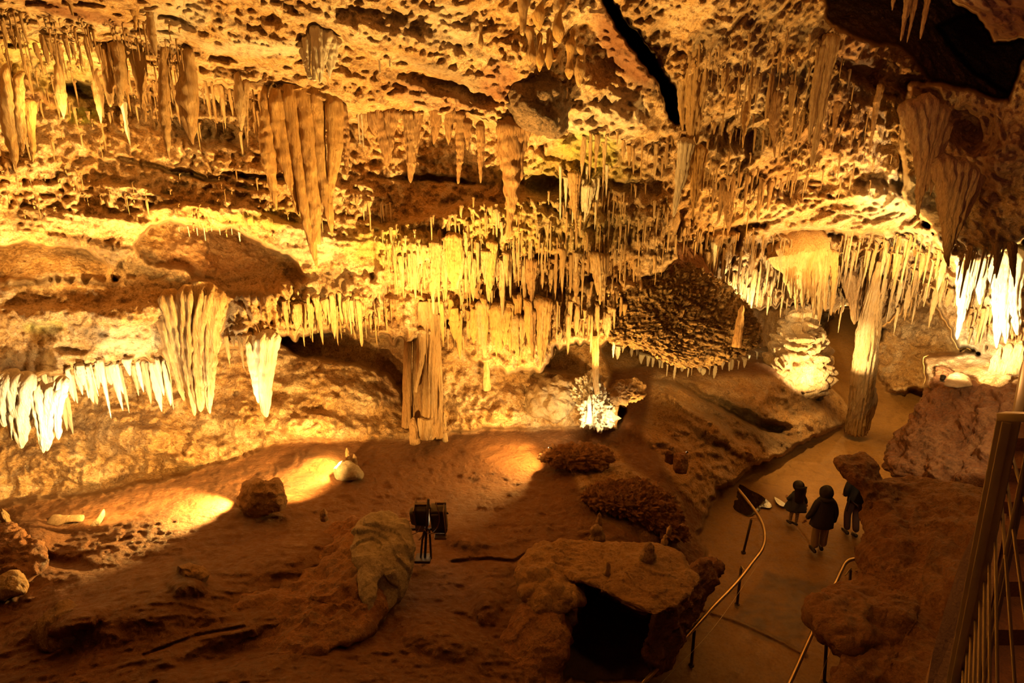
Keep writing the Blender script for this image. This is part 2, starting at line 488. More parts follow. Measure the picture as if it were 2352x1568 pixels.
# right roof
region([(1404, -2000), (2300, -2000), (2300, -100), (2130, 10), (2150, 120), (2200, 300), (2120, 540), (1960, 560), (1800, 520), (1650, 560), (1560, 520), (1545, 310), (1568, 240), (1530, 170), (1486, 112), (1404, 0)],
       [(1400, -700, 5), (2300, -700, 5), (1410, 0, 10.6), (1600, 0, 10.8), (1560, 270, 12.8), (1900, 0, 12), (1620, 520, 15), (1800, 250, 13.2), (2100, 100, 14), (2100, 300, 14), (1900, 420, 14.6), (2050, 440, 14.2), (1800, 520, 16), (2100, 540, 15)],
       cat=1, drip=True, pop=.7, flute=.95, tier=.75, layer=.3)
# slope seen below the curtains at the right, beyond the column
region([(1990, 600), (2260, 600), (2260, 960), (2080, 960), (2010, 900)], [(2030, 620, 24), (2030, 720, 22), (2150, 700, 20), (2030, 890, 19.5), (2190, 940, 16.5), (2230, 800, 18)], cat=2, warp=2, flow=.8, layer=1, pop=.7)
region([(1860, 690), (2040, 690), (2030, 780), (1870, 780)], [(1870, 690, 28), (2030, 690, 28), (1870, 780, 24), (2030, 780, 24)], cat=2, flow=.7, layer=.6)
# right, second tier of curtains
region([(1560, 500), (1650, 530), (1800, 510), (1960, 545), (2120, 530), (2352, 560), (2800, 600), (2800, 850), (2352, 830), (2200, 800), (2190, 760), (2140, 690), (2080, 690), (2060, 730), (1990, 760), (1950, 740), (1900, 720), (1800, 700), (1740, 720), (1690, 690), (1640, 640), (1590, 600), (1540, 560)],
       [(1560, 530, 14.6), (1640, 630, 16), (1740, 530, 16), (1740, 700, 17), (1900, 560, 16.5), (1900, 720, 17), (2050, 560, 15.8), (2050, 720, 16.6), (2200, 560, 13.6), (2200, 800, 14), (2352, 560, 12), (2352, 820, 12.4), (2800, 700, 9)],
       cat=2, drip=True, flute=1, tier=.75, pop=.2)
# bright ledge at the right
region([(2120, 820), (2352, 800), (2800, 800), (2800, 1000), (2352, 900), (2130, 900)], [(2130, 820, 14.2), (2352, 810, 12.6), (2130, 900, 12.2), (2352, 900, 10.6), (2800, 900, 8)], cat=2, flow=.5, layer=1)
# black hollow, top right
region([(1880, -100), (2130, -100), (2230, 20), (2260, 90), (2400, 100), (2400, 190), (2320, 260), (2230, 200), (2140, 190), (2080, 110), (1980, 90), (1900, 40)],
       [(1900, 0, 17), (2100, 0, 18), (2080, 100, 16), (2352, 180, 18), (2230, 190, 17)], cat=2, pop=.8)
region([(2150, 60), (2250, 30), (2352, 90), (2500, 130), (2352, 230), (2230, 160)], [(2150, 60, 24), (2352, 90, 24), (2352, 220, 22)], cat=2, deep=1)
# near rock at the top right corner
region([(2190, -2000), (4000, -2000), (4000, 200), (2420, 110), (2352, 92), (2280, 95), (2262, 60), (2240, 30), (2190, 0), (2180, -60)],
       [(2190, -700, 4), (3200, -700, 3), (2190, 0, 8.6), (2352, 0, 7.6), (2352, 90, 8.2), (3200, 100, 5)], cat=2, flow=.6, pop=1)
# right wall with big draperies
region([(2090, 190), (2200, 200), (2320, 230), (2352, 130), (2500, 100), (4000, 100), (4000, 560), (2352, 550), (2250, 600), (2180, 590), (2140, 520), (2080, 460), (2070, 300)],
       [(2080, 300, 10.5), (2200, 210, 10.5), (2352, 160, 9), (2100, 480, 11), (2240, 590, 11), (2352, 540, 9.6), (3200, 400, 5.5)], cat=2, pop=.9, flute=.3, flow=.3)

# --- the ground
region([(-3000, 1420), (-300, 1190), (0, 1150), (200, 1135), (400, 1092), (560, 1045), (640, 1012), (940, 1008), (1100, 986), (1330, 980), (1420, 985), (1440, 940), (1380, 900), (1400, 850), (1480, 840), (1640, 830), (1790, 830), (1900, 860), (1990, 900), (2020, 1000),
        (2352, 1400), (4000, 2000), (4000, 5000), (-3000, 5000)],
       [(-900, 1400, 2.6), (-900, 2000, 3.4), (0, 1150, 2.15), (0, 1568, 2.7), (0, 1350, 2.5), (300, 1230, 2.35), (640, 1012, 1.75), (620, 1200, 2.1), (620, 1568, 2.9), (940, 1008, 1.65), (900, 1350, 2.0), (1100, 986, 1.6), (1400, 1000, 1.7),
        (1150, 1200, 1.65), (1200, 1568, 2.1), (1400, 860, 2.3), (1640, 840, 2.3), (1780, 860, 2.2), (1520, 1150, 1.5), (1640, 1000, 1.5), (1880, 960, 0.7), (1900, 880, 1.2), (1620, 1200, 0.5), (700, 2000, 3.4), (1400, 2000, 2)], cat=3, z=True, mud=1, flow=.1, pop=.22)
# the rocky bank left of the walkway only differs in texture
for poly, kk in (([(1300, 1040), (1400, 1020), (1450, 1080), (1560, 1150), (1590, 1240), (1500, 1240), (1380, 1190), (1330, 1120)], dict(pop=1., flow=.5, mud=.2, crag=.5)),
                 ([(1500, 850), (1880, 870), (1960, 930), (1950, 970), (1800, 1045), (1690, 1110), (1640, 1200), (1560, 1120), (1480, 1000)], dict(flow=.5, layer=.9, pop=.8, mud=.1, crag=1.))):
    m_ = inpoly(poly, WX, WY)
    for k_, v_ in kk.items(): K[k_][m_] = v_
# walkway
WALK = [(1480, 1568), (1420, 2600), (2400, 2600), (2300, 1568), (2100, 1400), (2090, 1260), (2060, 1100), (2060, 1040), (2100, 960), (2160, 900), (2090, 900), (2040, 900), (2010, 860), (2010, 700), (1935, 700), (1900, 740), (1893, 800), (1905, 880), (1950, 945), (1945, 975),
        (1870, 1005), (1800, 1045), (1730, 1065), (1692, 1105), (1648, 1120), (1600, 1230), (1640, 1300), (1625, 1340), (1592, 1385), (1575, 1440), (1500, 1415), (1420, 1385), (1350, 1345), (1318, 1352), (1325, 1430), (1296, 1480), (1290, 1568)]
region(WALK, [(1480, 1568, 0), (2100, 1568, 0), (1700, 1200, 0), (2000, 1200, 0), (1750, 1060, 0), (1950, 1040, 0), (1980, 960, .12), (1930, 900, .55), (2000, 880, .75), (1900, 800, 1.45), (1990, 800, 1.45), (1940, 730, 2.1), (2100, 930, .5), (1500, 2000, 0)], cat=4, z=True, warp=1.4)

for b in [  # bulges and hollows (pixel, radii, metres, turn)
    (610, 100, 200, 70, .3, 10), (720, 1052, 90, 34, .35, -5), (640, 1090, 80, 24, .2, -20), (1800, 940, 60, 26, -.4, 20), (1690, 1010, 40, 20, -.4, 30), (1180, 1020, 70, 16, .15, 0), (250, 240, 120, 40, -.5, 12), (170, 205, 60, 22, -.9, 8), (470, 300, 150, 30, -.5, 10), (520, 250, 260, 30, -.3, 8),
    (900, 100, 180, 60, .35, 20), (1040, 200, 150, 30, -.5, 20), (1180, 140, 60, 60, .3, 0), (1430, 290, 130, 60, .5, 10), (1380, 120, 60, 120, -.4, -40),
    (1250, 420, 70, 45, -.9, -20), (1000, 412, 160, 9, -.7, 4), (420, 395, 220, 10, -.6, 12), (600, 405, 120, 9, -.6, 6), (300, 440, 160, 14, .3, 10),
    (1130, 500, 200, 40, .3, 0), (960, 560, 100, 40, .35, 10), (1050, 740, 60, 14, -.4, 0), (1340, 640, 120, 12, -.6, 0), (1230, 590, 120, 10, -.5, 0),
    (100, 720, 120, 30, .25, 0), (330, 720, 150, 40, .3, -5), (440, 790, 70, 20, .25, 0), (160, 800, 60, 14, -.2, 0),
    (330, 1000, 170, 60, .55, 8), (820, 900, 110, 50, .5, 10), (620, 960, 150, 60, .4, 0), (130, 1060, 150, 60, .5, 5), (720, 980, 90, 40, .35, 0), (480, 1040, 120, 35, .35, -10),
    (1150, 930, 120, 50, .3, 0), (1040, 800, 50, 50, .5, 0), (1330, 930, 60, 40, .6, 0),
    (300, 1390, 300, 90, .35, -12), (160, 1430, 100, 40, .3, -20), (430, 1330, 60, 50, .35, 0), (60, 1230, 100, 50, .4, 0), (150, 1290, 90, 22, -.2, 10),
    (1060, 1230, 90, 35, .25, 10), (700, 1260, 260, 70, .3, -15), (560, 1490, 200, 40, -.3, -15), (1000, 1450, 160, 60, .25, 20), (1120, 1380, 40, 60, .3, 0),
    (1050, 1110, 130, 20, -.12, 0), (1520, 900, 120, 30, .3, 15), (1480, 990, 130, 30, .3, 30), (1660, 1000, 130, 26, .5, 30), (1720, 960, 140, 16, -.6, 25), (1780, 980, 50, 20, -.7, 0), (1630, 920, 120, 14, -.5, 30),
    (1600, 950, 110, 14, .4, 35), (1880, 960, 40, 30, .3, 0), (2240, 300, 90, 60, -.6, 20), (2300, 340, 60, 120, .3, 10), (2010, 460, 120, 50, .5, 5), (1700, 300, 80, 60, -.5, 0), (1830, 430, 90, 40, -.6, 0),
    (1900, 540, 140, 14, -.7, 0), (1700, 520, 120, 14, -.6, -10), (2100, 200, 120, 30, -.5, 30), (1980, 170, 110, 30, -.7, 25), (2230, 130, 60, 40, 0, 0),
]:
    bump(*b)


def blur(a, n, k=1):
    for _ in range(n):
        a = (np.roll(a, 1, 0) + a * 2 + np.roll(a, -1, 0)) / 4
        a = (np.roll(a, 1, 1) + a * 2 + np.roll(a, -1, 1)) / 4
    return a


IY[:] = blur(IY, 2)
for k in ('flute', 'tier', 'pop', 'flow', 'mud', 'smooth', 'deep', 'layer', 'crag'):
    K[k] = blur(K[k], 10)
K['mud'][CAT == 3] = np.maximum(K['mud'][CAT == 3], .25)

# green, pale and rust stains of the rock, and dark patches
for b in [('green', 190, 265, 50, 22, .9), ('green', 150, 190, 90, 70, .45), ('green', 60, 130, 90, 60, .4), ('green', 560, 505, 60, 16, .8), ('green', 1350, 340, 90, 45, .9), ('green', 1380, 370, 60, 30, .9), ('green', 1300, 400, 200, 60, .5),
          ('green', 900, 560, 140, 60, .45), ('green', 1250, 520, 260, 80, .35), ('green', 100, 750, 60, 20, .6), ('green', 640, 500, 70, 30, .5), ('green', 1880, 620, 70, 60, .6), ('green', 2300, 570, 60, 20, .6),
          ('pale', 430, 30, 60, 50, .9), ('pale', 600, 110, 160, 22, .8), ('pale', 380, 60, 60, 60, .6), ('pale', 1430, 250, 70, 60, .9), ('pale', 1380, 290, 100, 50, .6), ('pale', 2060, 450, 110, 60, .9), ('pale', 1000, 60, 140, 60, .55), ('pale', 1750, 200, 60, 60, .5),
          ('pale', 700, 560, 90, 60, .6), ('pale', 2100, 560, 90, 40, .8), ('pale', 2240, 790, 70, 50, .8), ('pale', 60, 830, 90, 30, .6), ('pale', 300, 780, 90, 40, .6), ('pale', 150, 640, 80, 14, .7), ('pale', 2300, 650, 80, 120, .6),
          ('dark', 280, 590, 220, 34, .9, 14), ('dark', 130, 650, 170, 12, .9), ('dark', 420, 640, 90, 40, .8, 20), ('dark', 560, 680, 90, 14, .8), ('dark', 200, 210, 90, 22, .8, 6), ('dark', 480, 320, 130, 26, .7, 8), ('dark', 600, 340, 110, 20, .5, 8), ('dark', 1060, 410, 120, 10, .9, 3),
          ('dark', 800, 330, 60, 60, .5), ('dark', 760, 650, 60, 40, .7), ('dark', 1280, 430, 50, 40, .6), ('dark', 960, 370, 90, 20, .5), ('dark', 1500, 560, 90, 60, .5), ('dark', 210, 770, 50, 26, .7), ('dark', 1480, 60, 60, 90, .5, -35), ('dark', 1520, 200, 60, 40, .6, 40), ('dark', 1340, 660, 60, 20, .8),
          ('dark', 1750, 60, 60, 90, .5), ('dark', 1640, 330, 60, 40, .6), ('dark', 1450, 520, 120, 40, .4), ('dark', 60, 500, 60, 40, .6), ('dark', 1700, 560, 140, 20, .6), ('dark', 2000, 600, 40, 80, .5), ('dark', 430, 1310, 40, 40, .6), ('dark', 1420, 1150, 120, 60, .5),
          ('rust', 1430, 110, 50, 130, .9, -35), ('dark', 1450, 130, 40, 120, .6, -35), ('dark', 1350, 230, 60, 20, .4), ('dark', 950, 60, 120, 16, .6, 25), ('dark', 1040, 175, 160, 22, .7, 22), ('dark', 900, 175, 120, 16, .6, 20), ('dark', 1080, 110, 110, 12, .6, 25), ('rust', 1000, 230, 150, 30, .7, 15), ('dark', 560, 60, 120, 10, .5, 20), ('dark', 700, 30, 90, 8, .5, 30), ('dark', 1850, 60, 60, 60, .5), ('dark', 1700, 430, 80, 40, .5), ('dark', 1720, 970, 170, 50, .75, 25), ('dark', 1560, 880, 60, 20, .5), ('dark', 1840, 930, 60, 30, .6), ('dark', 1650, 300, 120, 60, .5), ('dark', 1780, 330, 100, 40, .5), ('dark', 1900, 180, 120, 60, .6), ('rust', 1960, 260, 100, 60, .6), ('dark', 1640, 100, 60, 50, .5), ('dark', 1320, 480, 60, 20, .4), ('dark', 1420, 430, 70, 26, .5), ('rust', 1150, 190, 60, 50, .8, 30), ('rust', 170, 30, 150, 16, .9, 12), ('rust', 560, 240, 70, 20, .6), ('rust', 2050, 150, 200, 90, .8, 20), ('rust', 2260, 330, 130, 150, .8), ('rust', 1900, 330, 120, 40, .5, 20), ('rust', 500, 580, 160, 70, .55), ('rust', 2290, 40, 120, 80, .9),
          ('rust', 1600, 760, 200, 60, .5), ('rust', 100, 225, 70, 16, .7, 8), ('rust', 1780, 400, 60, 40, .5), ('rust', 900, 860, 50, 100, .6), ('rust', 1190, 420, 30, 50, .4), ('rust', 100, 1480, 220, 160, .4)]:
    blob(*b)

# cast shadow painted in as a streaked dark patch on the lower walkway
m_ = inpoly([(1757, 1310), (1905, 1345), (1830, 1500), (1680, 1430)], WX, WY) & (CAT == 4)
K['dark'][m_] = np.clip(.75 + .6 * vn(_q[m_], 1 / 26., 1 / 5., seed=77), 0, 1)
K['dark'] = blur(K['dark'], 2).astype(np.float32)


def seam(pts, w, d):
    """a low step or crack in the ground along a pixel stroke"""
    global IY
    best = np.full(SH, 1e9)
    for (x1, y1), (x2, y2) in zip(pts[:-1], pts[1:]):
        t = np.clip(((PX - x1) * (x2 - x1) + (PY - y1) * (y2 - y1)) / ((x2 - x1) ** 2 + (y2 - y1) ** 2), 0, 1)
        best = np.minimum(best, np.hypot(PX - x1 - t * (x2 - x1) + 2 * vn(_q, 1 / 12.), PY - y1 - t * (y2 - y1)))
    IY = 1 / (1 / IY - d * np.clip(1 - best / w, 0, 1))


seam([(1690, 1100), (1760, 1066), (1830, 1058), (1900, 1064), (1990, 1070)], 5, .05)
seam([(1600, 1395), (1690, 1425), (1790, 1470), (1850, 1505)], 6, .05)
seam([(1830, 1210), (1845, 1228), (1852, 1240), (1866, 1262)], 4, -.05)
seam([(1040, 1290), (1120, 1284), (1180, 1290), (1230, 1262)], 6, -.12)
seam([(560, 1475), (700, 1440), (800, 1455), (880, 1420)], 7, -.10)
seam([(330, 1505), (450, 1460), (560, 1440)], 6, -.08)
seam([(880, 270), (1000, 262), (1100, 290)], 8, .12)
PB = P(PX, PY, 1 / IY)
s = PB[..., 0] + 0.45 * PB[..., 1]
PS = np.stack([s, PB[..., 1] * 0.35, PB[..., 2]], -1)
far = np.clip(1 / IY / 11, .6, 1.6)
rough = 1 - 0.75 * K['smooth'] - 0.85 * K['mud']
rough = np.clip(rough, .12, 1); walk = blur((CAT == 4).astype(np.float32), 3)
D = rough * (0.42 * fbm(PB, 0.75, 3, 1) + 0.16 * ridged(PB, 2.1, 3, 2)) * (1 - .97 * walk)
fine = (1 - .93 * walk) * (1 - .5 * K['mud'] - .55 * K['smooth'])
D += fine * (0.09 * billow(PB, 5.5, 2, 3) + 0.055 * fbm(PB, 15, 2, 4) + .045 * ridged(PB, 9, 2, 12))
pop = -ridged(PB, 8.0, 1, 6)
D += K['pop'] * (0.12 * pop * far + 0.10 * fbm(PB, 3.3, 3, 14) + .05 * billow(PB, 17, 1, 7))
# flowstone: rounded cushions in rows
PF = np.stack([s, PB[..., 1] * .5, PB[..., 2] * 1.7 + .25 * vn(PB, 1.2, seed=3)], -1)
D += K['flow'] * (0.17 * np.abs(vn(PF, 2.6, seed=8)) * 1.6 + .07 * np.abs(vn(PF, 6.5, seed=18)) * 1.6 + .03 * ridged(PS, 15, 1, 19, sz=3))
# sheets of bedding
PD = np.stack([PB[..., 0], PB[..., 1], PB[..., 2] + .22 * PB[..., 0]], -1)      # the bedding dips to the right
D += K['layer'] * 0.17 * ridged(PD, .5, 2, 21, sz=4.2) + .10 * (CAT == 1) * ridged(PD, .8, 3, 24, sz=3.4)
D += K['crag'] * (.42 * ridged(PD, 1.0, 4, 61, sz=1.9) - .1)
# fluted curtains
D += K['flute'] * far * (0.15 * ridged(PS, 3.4, 1, 30, sz=.35) + .09 * ridged(PS, 8.5, 1, 31, sz=.6) + .03 * ridged(PS, 20, 1, 32, sz=1.2))
# tiers with toothed lips
rag = 0.30 * np.abs(vn(PS, 4.5, 2, .3, seed=40)) + 0.34 * (1 - np.abs(vn(PS, 9.0, 3, .3, seed=41)) * 2) + .5 * vn(PB, .7, seed=43)
for Hh, amp in ((0.95, .34), (0.5, .16)):
    u = (PB[..., 2] + rag * (1 if Hh > .6 else .6)) / Hh + (0 if Hh > .6 else .37)
    f = 1 - (u - np.floor(u))
    D += K['tier'] * amp * (f ** 1.3 - .4)
# trampled mud with long low waves
PM = np.stack([PB[..., 0] * .6 + PB[..., 1] * .5, PB[..., 1] - .35 * PB[..., 0], PB[..., 2]], -1)
D += K['mud'] * (0.24 * fbm(PB, 1.0, 4, 50, g=.62) + .06 * ridged(PM, 1.1, 3, 51, sy=4.5, sz=3) + .05 * fbm(PM, 5, 3, 52, sy=19, sz=10) + .07 * np.clip(ridged(PB, 2.2, 2, 55), .2, 1))
D = np.where(CAT == 4, D + .006 * fbm(PB, 2, 3, 60), D)
# displacement runs along the line of sight; on grazing ground it is scaled down
graze = np.where(CAT >= 3, .62, 1.0) * np.where(CAT == 5, 1.5, 1)
Yf = 1 / IY - blur(D * graze, 1 if STEP < 3 else 0)
Yf = np.maximum(Yf, 1.2)
PTS = P(PX, PY, Yf)


def Yat(px, py):
    fx = np.interp(px, GX, np.arange(len(GX))); fy = np.interp(py, GY, np.arange(len(GY)))
    i = int(min(max(fx, 0), SH[1] - 2)); j = int(min(max(fy, 0), SH[0] - 2))
    a, b = fx - i, fy - j
    return float((Yf[j, i] * (1 - a) + Yf[j, i + 1] * a) * (1 - b) + (Yf[j + 1, i] * (1 - a) + Yf[j + 1, i + 1] * a) * b)


def Ynear(px, py, r=6):
    """nearest surface around a pixel"""
    return min(Yat(px + dx, py + dy) for dx in (-r, 0, r) for dy in (-r, 0, r))


def shell(name, cat, mudcol=None):
    q = CAT[:-1, :-1] == cat
    jj, ii = np.nonzero(q)
    w = SH[1]
    a = jj * w + ii
    Q = np.stack([a, a + w, a + w + 1, a + 1], -1)
    used, inv = np.unique(Q, return_inverse=True)
    me = mesh_np(name, PTS.reshape(-1, 3)[used], inv.reshape(Q.shape))
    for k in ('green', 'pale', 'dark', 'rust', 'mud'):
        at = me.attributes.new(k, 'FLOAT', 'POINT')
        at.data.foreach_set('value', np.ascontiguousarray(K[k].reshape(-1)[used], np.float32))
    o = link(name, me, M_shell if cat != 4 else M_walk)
    o['kind'] = 'structure'
    return o


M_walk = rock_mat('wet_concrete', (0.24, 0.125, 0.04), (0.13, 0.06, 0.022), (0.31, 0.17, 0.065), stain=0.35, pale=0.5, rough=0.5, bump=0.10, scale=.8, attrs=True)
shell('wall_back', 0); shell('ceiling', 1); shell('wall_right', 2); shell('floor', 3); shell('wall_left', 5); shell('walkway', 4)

# ------------------------------------------------------------------ builders
def cr(pts, n):
    """smooth path through points"""
    p = np.asarray(pts, float)
    if len(p) == 2:
        t = np.linspace(0, 1, n)[:, None]; return p[0] * (1 - t) + p[1] * t
    q = np.vstack([2 * p[0] - p[1], p, 2 * p[-1] - p[-2]])
    out = []
    for t in np.linspace(0, len(p) - 1 - 1e-9, n):
        i = int(t); f = t - i
        a, b, c, d = q[i], q[i + 1], q[i + 2], q[i + 3]
        out.append(0.5 * (2 * b + (c - a) * f + (2 * a - 5 * b + 4 * c - d) * f * f + (3 * b - a - 3 * c + d) * f ** 3))
    return np.array(out)


class Acc:
    def __init__(self): self.V = []; self.Q = []; self.n = 0

    def add(self, V, Q):
        self.V.append(V); self.Q.append(np.asarray(Q) + self.n); self.n += len(V)

    def tube(self, path, rad, seg=16, flat=1.0, amp=0.0, nf=8.0, rib=0.0, ribn=60.0, flute=0, fdep=0.0, seed=0, cap=True, turn=0.0, noisev=.3):
        """round bar along a path; rad per point; flat squeezes it along its second axis"""
        path = np.asarray(path, float); n = len(path)
        rad = np.broadcast_to(np.asarray(rad, float), (n,)).copy()
        T = np.gradient(path, axis=0); T /= np.linalg.norm(T, axis=1)[:, None] + 1e-9
        up = np.array([0, 1., 0]) if abs(T[0][1]) < .9 else np.array([0, 0, 1.])
        A = np.cross(T, up); A /= np.linalg.norm(A, axis=1)[:, None] + 1e-9
        B = np.cross(T, A)
        th = np.linspace(0, 2 * math.pi, seg, endpoint=False) + turn
        L = np.concatenate([[0], np.cumsum(np.linalg.norm(np.diff(path, axis=0), axis=1))])
        R = rad[:, None] * np.ones(seg)[None]
        if flute:
            ph = seed + .6 * np.sin(L * 3 + seed)[:, None]
            R = R * (1 + fdep * (np.abs(np.sin(th[None] * flute / 2 + ph)) * 2 - 1))
        D = np.cos(th)[None, :, None] * A[:, None] + np.sin(th)[None, :, None] * B[:, None] * flat
        V = path[:, None] + D * R[..., None]
        if amp or rib:
            q = V + seed * 1.7
            d = amp * (fbm(q, nf, 2, 3, sz=nf * noisev) + .5 * vn(q, nf * 3, nf * 3, nf * 1.5)) if amp else 0
            if rib:
                d = d + rib * np.sin(L[:, None] * ribn + 2.5 * vn(q, 4, seed=4)) * (.4 + .6 * vn(q, 5, seed=8) ** 2)
            k = np.clip(rad / (rad.max() + 1e-9) * 2.2, 0, 1)[:, None]
            V = V + D * (d * k * rad.max())[..., None]
        V = V.reshape(-1, 3)
        j = np.arange(seg); Q = []
        for i in range(n - 1):
            Q.append(np.stack([i * seg + j, i * seg + (j + 1) % seg, (i + 1) * seg + (j + 1) % seg, (i + 1) * seg + j], -1))
        Q = np.concatenate(Q)
        if cap:
            c0 = len(V); V = np.vstack([V, path[0], path[-1]])
            Q = np.vstack([Q, np.stack([np.full(seg, c0), (j + 1) % seg, j, j], -1)[:, [0, 1, 2, 2]],
                           np.stack([np.full(seg, c0 + 1), (n - 1) * seg + j, (n - 1) * seg + (j + 1) % seg], -1)[:, [0, 1, 2, 2]]])
        self.add(V, Q)
        return self

    def box(self, c, size, rot=None, bev=0.0):
        x, y, z = [k / 2 for k in size]
        bv = min(bev, x * .9, y * .9, z * .9)
        V = []
        for sx in (-1, 1):
            for sy in (-1, 1):
                for sz_ in (-1, 1):
                    V.append((sx * x, sy * y, sz_ * z))
        bm = bmesh.new(); bmesh.ops.create_cube(bm, size=1)
        for v in bm.verts: v.co = Vector((v.co.x * size[0], v.co.y * size[1], v.co.z * size[2]))
        if bv > 0: bmesh.ops.bevel(bm, geom=bm.edges[:], offset=bv, segments=2, profile=.5, affect='EDGES')
        self.bm(bm, c, rot)
        return self

    def bm(self, bm, c=(0, 0, 0), rot=None):
        bm.verts.index_update()
        R = rot if rot is not None else Matrix.Identity(3)
        V = np.array([tuple(R @ v.co + Vector(c)) for v in bm.verts])
        Q = []
        for f in bm.faces:
            ix = [v.index for v in f.verts]
            if len(ix) == 4: Q.append(ix)
            elif len(ix) == 3: Q.append([ix[0], ix[1], ix[2], ix[2]])
            else:
                for k in range(1, len(ix) - 1): Q.append([ix[0], ix[k], ix[k + 1], ix[k + 1]])
        bm.free(); self.add(V, Q)

    def build(self, name, mat, parent=None, smooth=True, origin=None):
        V = np.vstack(self.V); Q = np.vstack(self.Q)
        org = np.array(origin if origin is not None else (0, 0, 0), float)
        tri = Q[:, 2] == Q[:, 3]
        me = bpy.data.meshes.new(name)
        if tri.any():
            me.from_pydata((V - org).tolist(), [], [list(map(int, q[:3])) if t else list(map(int, q)) for q, t in zip(Q, tri)])
        else:
            me = mesh_np(name, V - org, Q)
        me.update()
        o = link(name, me, mat, parent, smooth)
        o.location = org if parent is None else (0, 0, 0)
        if not smooth: pass
        return o


def mpp(px, py, Y):
    """metres in one pixel at that depth"""
    return float(Y / rayv(px, py)[1] / F)


def hang_z(px, py, Y, tpy):
    """lowest point reached when hanging plumb from (px, py, Y) down to pixel row tpy"""
    a = P(px, py, Y); b = P(px, tpy, Y)
    return np.array([a[0], a[1], b[2]])


rng = random.Random(11)


def drip(acc, px, py, tpy, w, Y=None, tx=None, tY=None, kind='cone', seed=None, seg=18, n=None, flat=.85, bend=.0):
    """one hanging dripstone; w is the root width in pixels"""
    seed = rng.randint(0, 999) if seed is None else seed
    if Y is None: Y = Ynear(px, py, 4) - .02
    a = P(px, py, Y)
    if tx is None:
        b = hang_z(px, py, Y, tpy)
        if tY: b[1] = tY
    else: b = P(tx, tpy, tY or Y)
    Ld = np.linalg.norm(b - a); r = w * mpp(px, py, Y) / 2
    n = n or int(min(64, max(9, Ld / r * 3)))
    t = np.linspace(0, 1, n)
    dirv = (b - a)
    path = a[None] + dirv[None] * t[:, None]
    rs = random.Random(seed)
    off = bend + rs.uniform(-.25, .25) * r * 1.5
    path[:, 0] += np.sin(t * math.pi) * off; path[:, 1] -= np.sin(t * 2.3) * abs(off) * .4
    up = -dirv / Ld
    path = np.vstack([a + up * r * 1.1 + np.array([0, r * .9, 0]), a + up * r * .85 + np.array([0, r * .7, 0]), a + up * r * .45 + np.array([0, r * .35, 0]), path])
    t2 = np.concatenate([[0, 0, 0], t])
    if kind == 'cone': R = r * ((1 - t2) ** .72 + .06); rib, amp, fl, fd = .06, .36, 5, .16
    elif kind == 'straw': R = r * (.62 + .38 * (1 - t2) ** 2); rib, amp, fl, fd = .04, .12, 0, 0
    elif kind == 'trunk': R = r * ((1 - t2 ** 2.0) * .72 + .20 + .10 * np.exp(-t2 * 6)); rib, amp, fl, fd = .09, .28, 0, 0
    elif kind == 'carrot': R = r * (np.sin(np.clip(t2 * 1.15 + .38, 0, 1.5)) ** 1 * (1 - t2 ** 2.4) + .07); rib, amp, fl, fd = .08, .32, 0, 0
    elif kind == 'stub': R = r * (.78 + .22 * np.sin(t2 * 7 + seed)) * np.clip((1 - t2) * 4, .25, 1) ** .5; rib, amp, fl, fd = .03, .16, 0, 0
    else: R = r * ((1 - t2) ** .6 + .05); rib, amp, fl, fd = .05, .34, 7, .22
    R[-1] *= .35; R[0] *= .15; R[1] *= .6; R[2] *= .9
    acc.tube(path, R, seg, flat, amp=amp, nf=.9 / r if r > .05 else 14, rib=rib, ribn=min(110, 5.5 / r), flute=fl, fdep=fd, seed=seed)
    return a


def stal(px, py, tpy, w, label, mat=None, group=None, name='stalactite', **kw):
    A = Acc(); a = drip(A, px, py, tpy, w, **kw)
    return tag(A.build(name, mat or M_stal, origin=a), label, 'stalactite', group)


# shared small dripstones: unit length, unit width, hung along strokes
UNIT = {}


def unit(kind, i):
    if (kind, i) in UNIT: return UNIT[(kind, i)]
    A = Acc(); rs = random.Random(i * 31 + len(kind))
    n, seg = (15, 12) if kind != 'straw' else (9, 8)
    t = np.linspace(0, 1, n)
    path = np.stack([np.sin(t * 2.5 + i) * .05 * t, np.cos(t * 3 + i) * .05 * t, -t], -1)
    if kind == 'cone': R = .5 * ((1 - t) ** .8 + .07)
    elif kind == 'straw': R = .5 * (.6 + .4 * (1 - t) ** 2)
    elif kind == 'carrot': R = .5 * (np.sin(t * 1.3 + .6) * (1 - t ** 2.2) + .08)
    else: R = .5 * (.8 + .2 * np.sin(t * 7 + i)) * np.clip((1 - t) * 4, .25, 1) ** .5
    R[-1] *= .3
    path = np.vstack([[0, 1.3, .09], [0, .8, .075], [0, .35, .045], path]); R = np.concatenate([[R[0] * .3, R[0] * .8, R[0] * 1.1], R])
    th = np.linspace(0, 2 * math.pi, seg, endpoint=False)
    V = []
    for k in range(len(path)):
        for a in th:
            rr = R[k] * (1 + .16 * math.sin(3 * a + i * 2 + k * .3) + .10 * math.sin(k * 2.1 + i) + rs.uniform(-.07, .07))
            V.append((path[k][0] + math.cos(a) * rr, path[k][1] + math.sin(a) * rr, path[k][2]))
    V = np.array(V); j = np.arange(seg); Q = []
    for k in range(len(path) - 1):
        Q.append(np.stack([k * seg + j, (k + 1) * seg + j, (k + 1) * seg + (j + 1) % seg, k * seg + (j + 1) % seg], -1))
    UNIT[(kind, i)] = mesh_np('stalactite', V, np.vstack(Q))
    return UNIT[(kind, i)]


SMALL = []


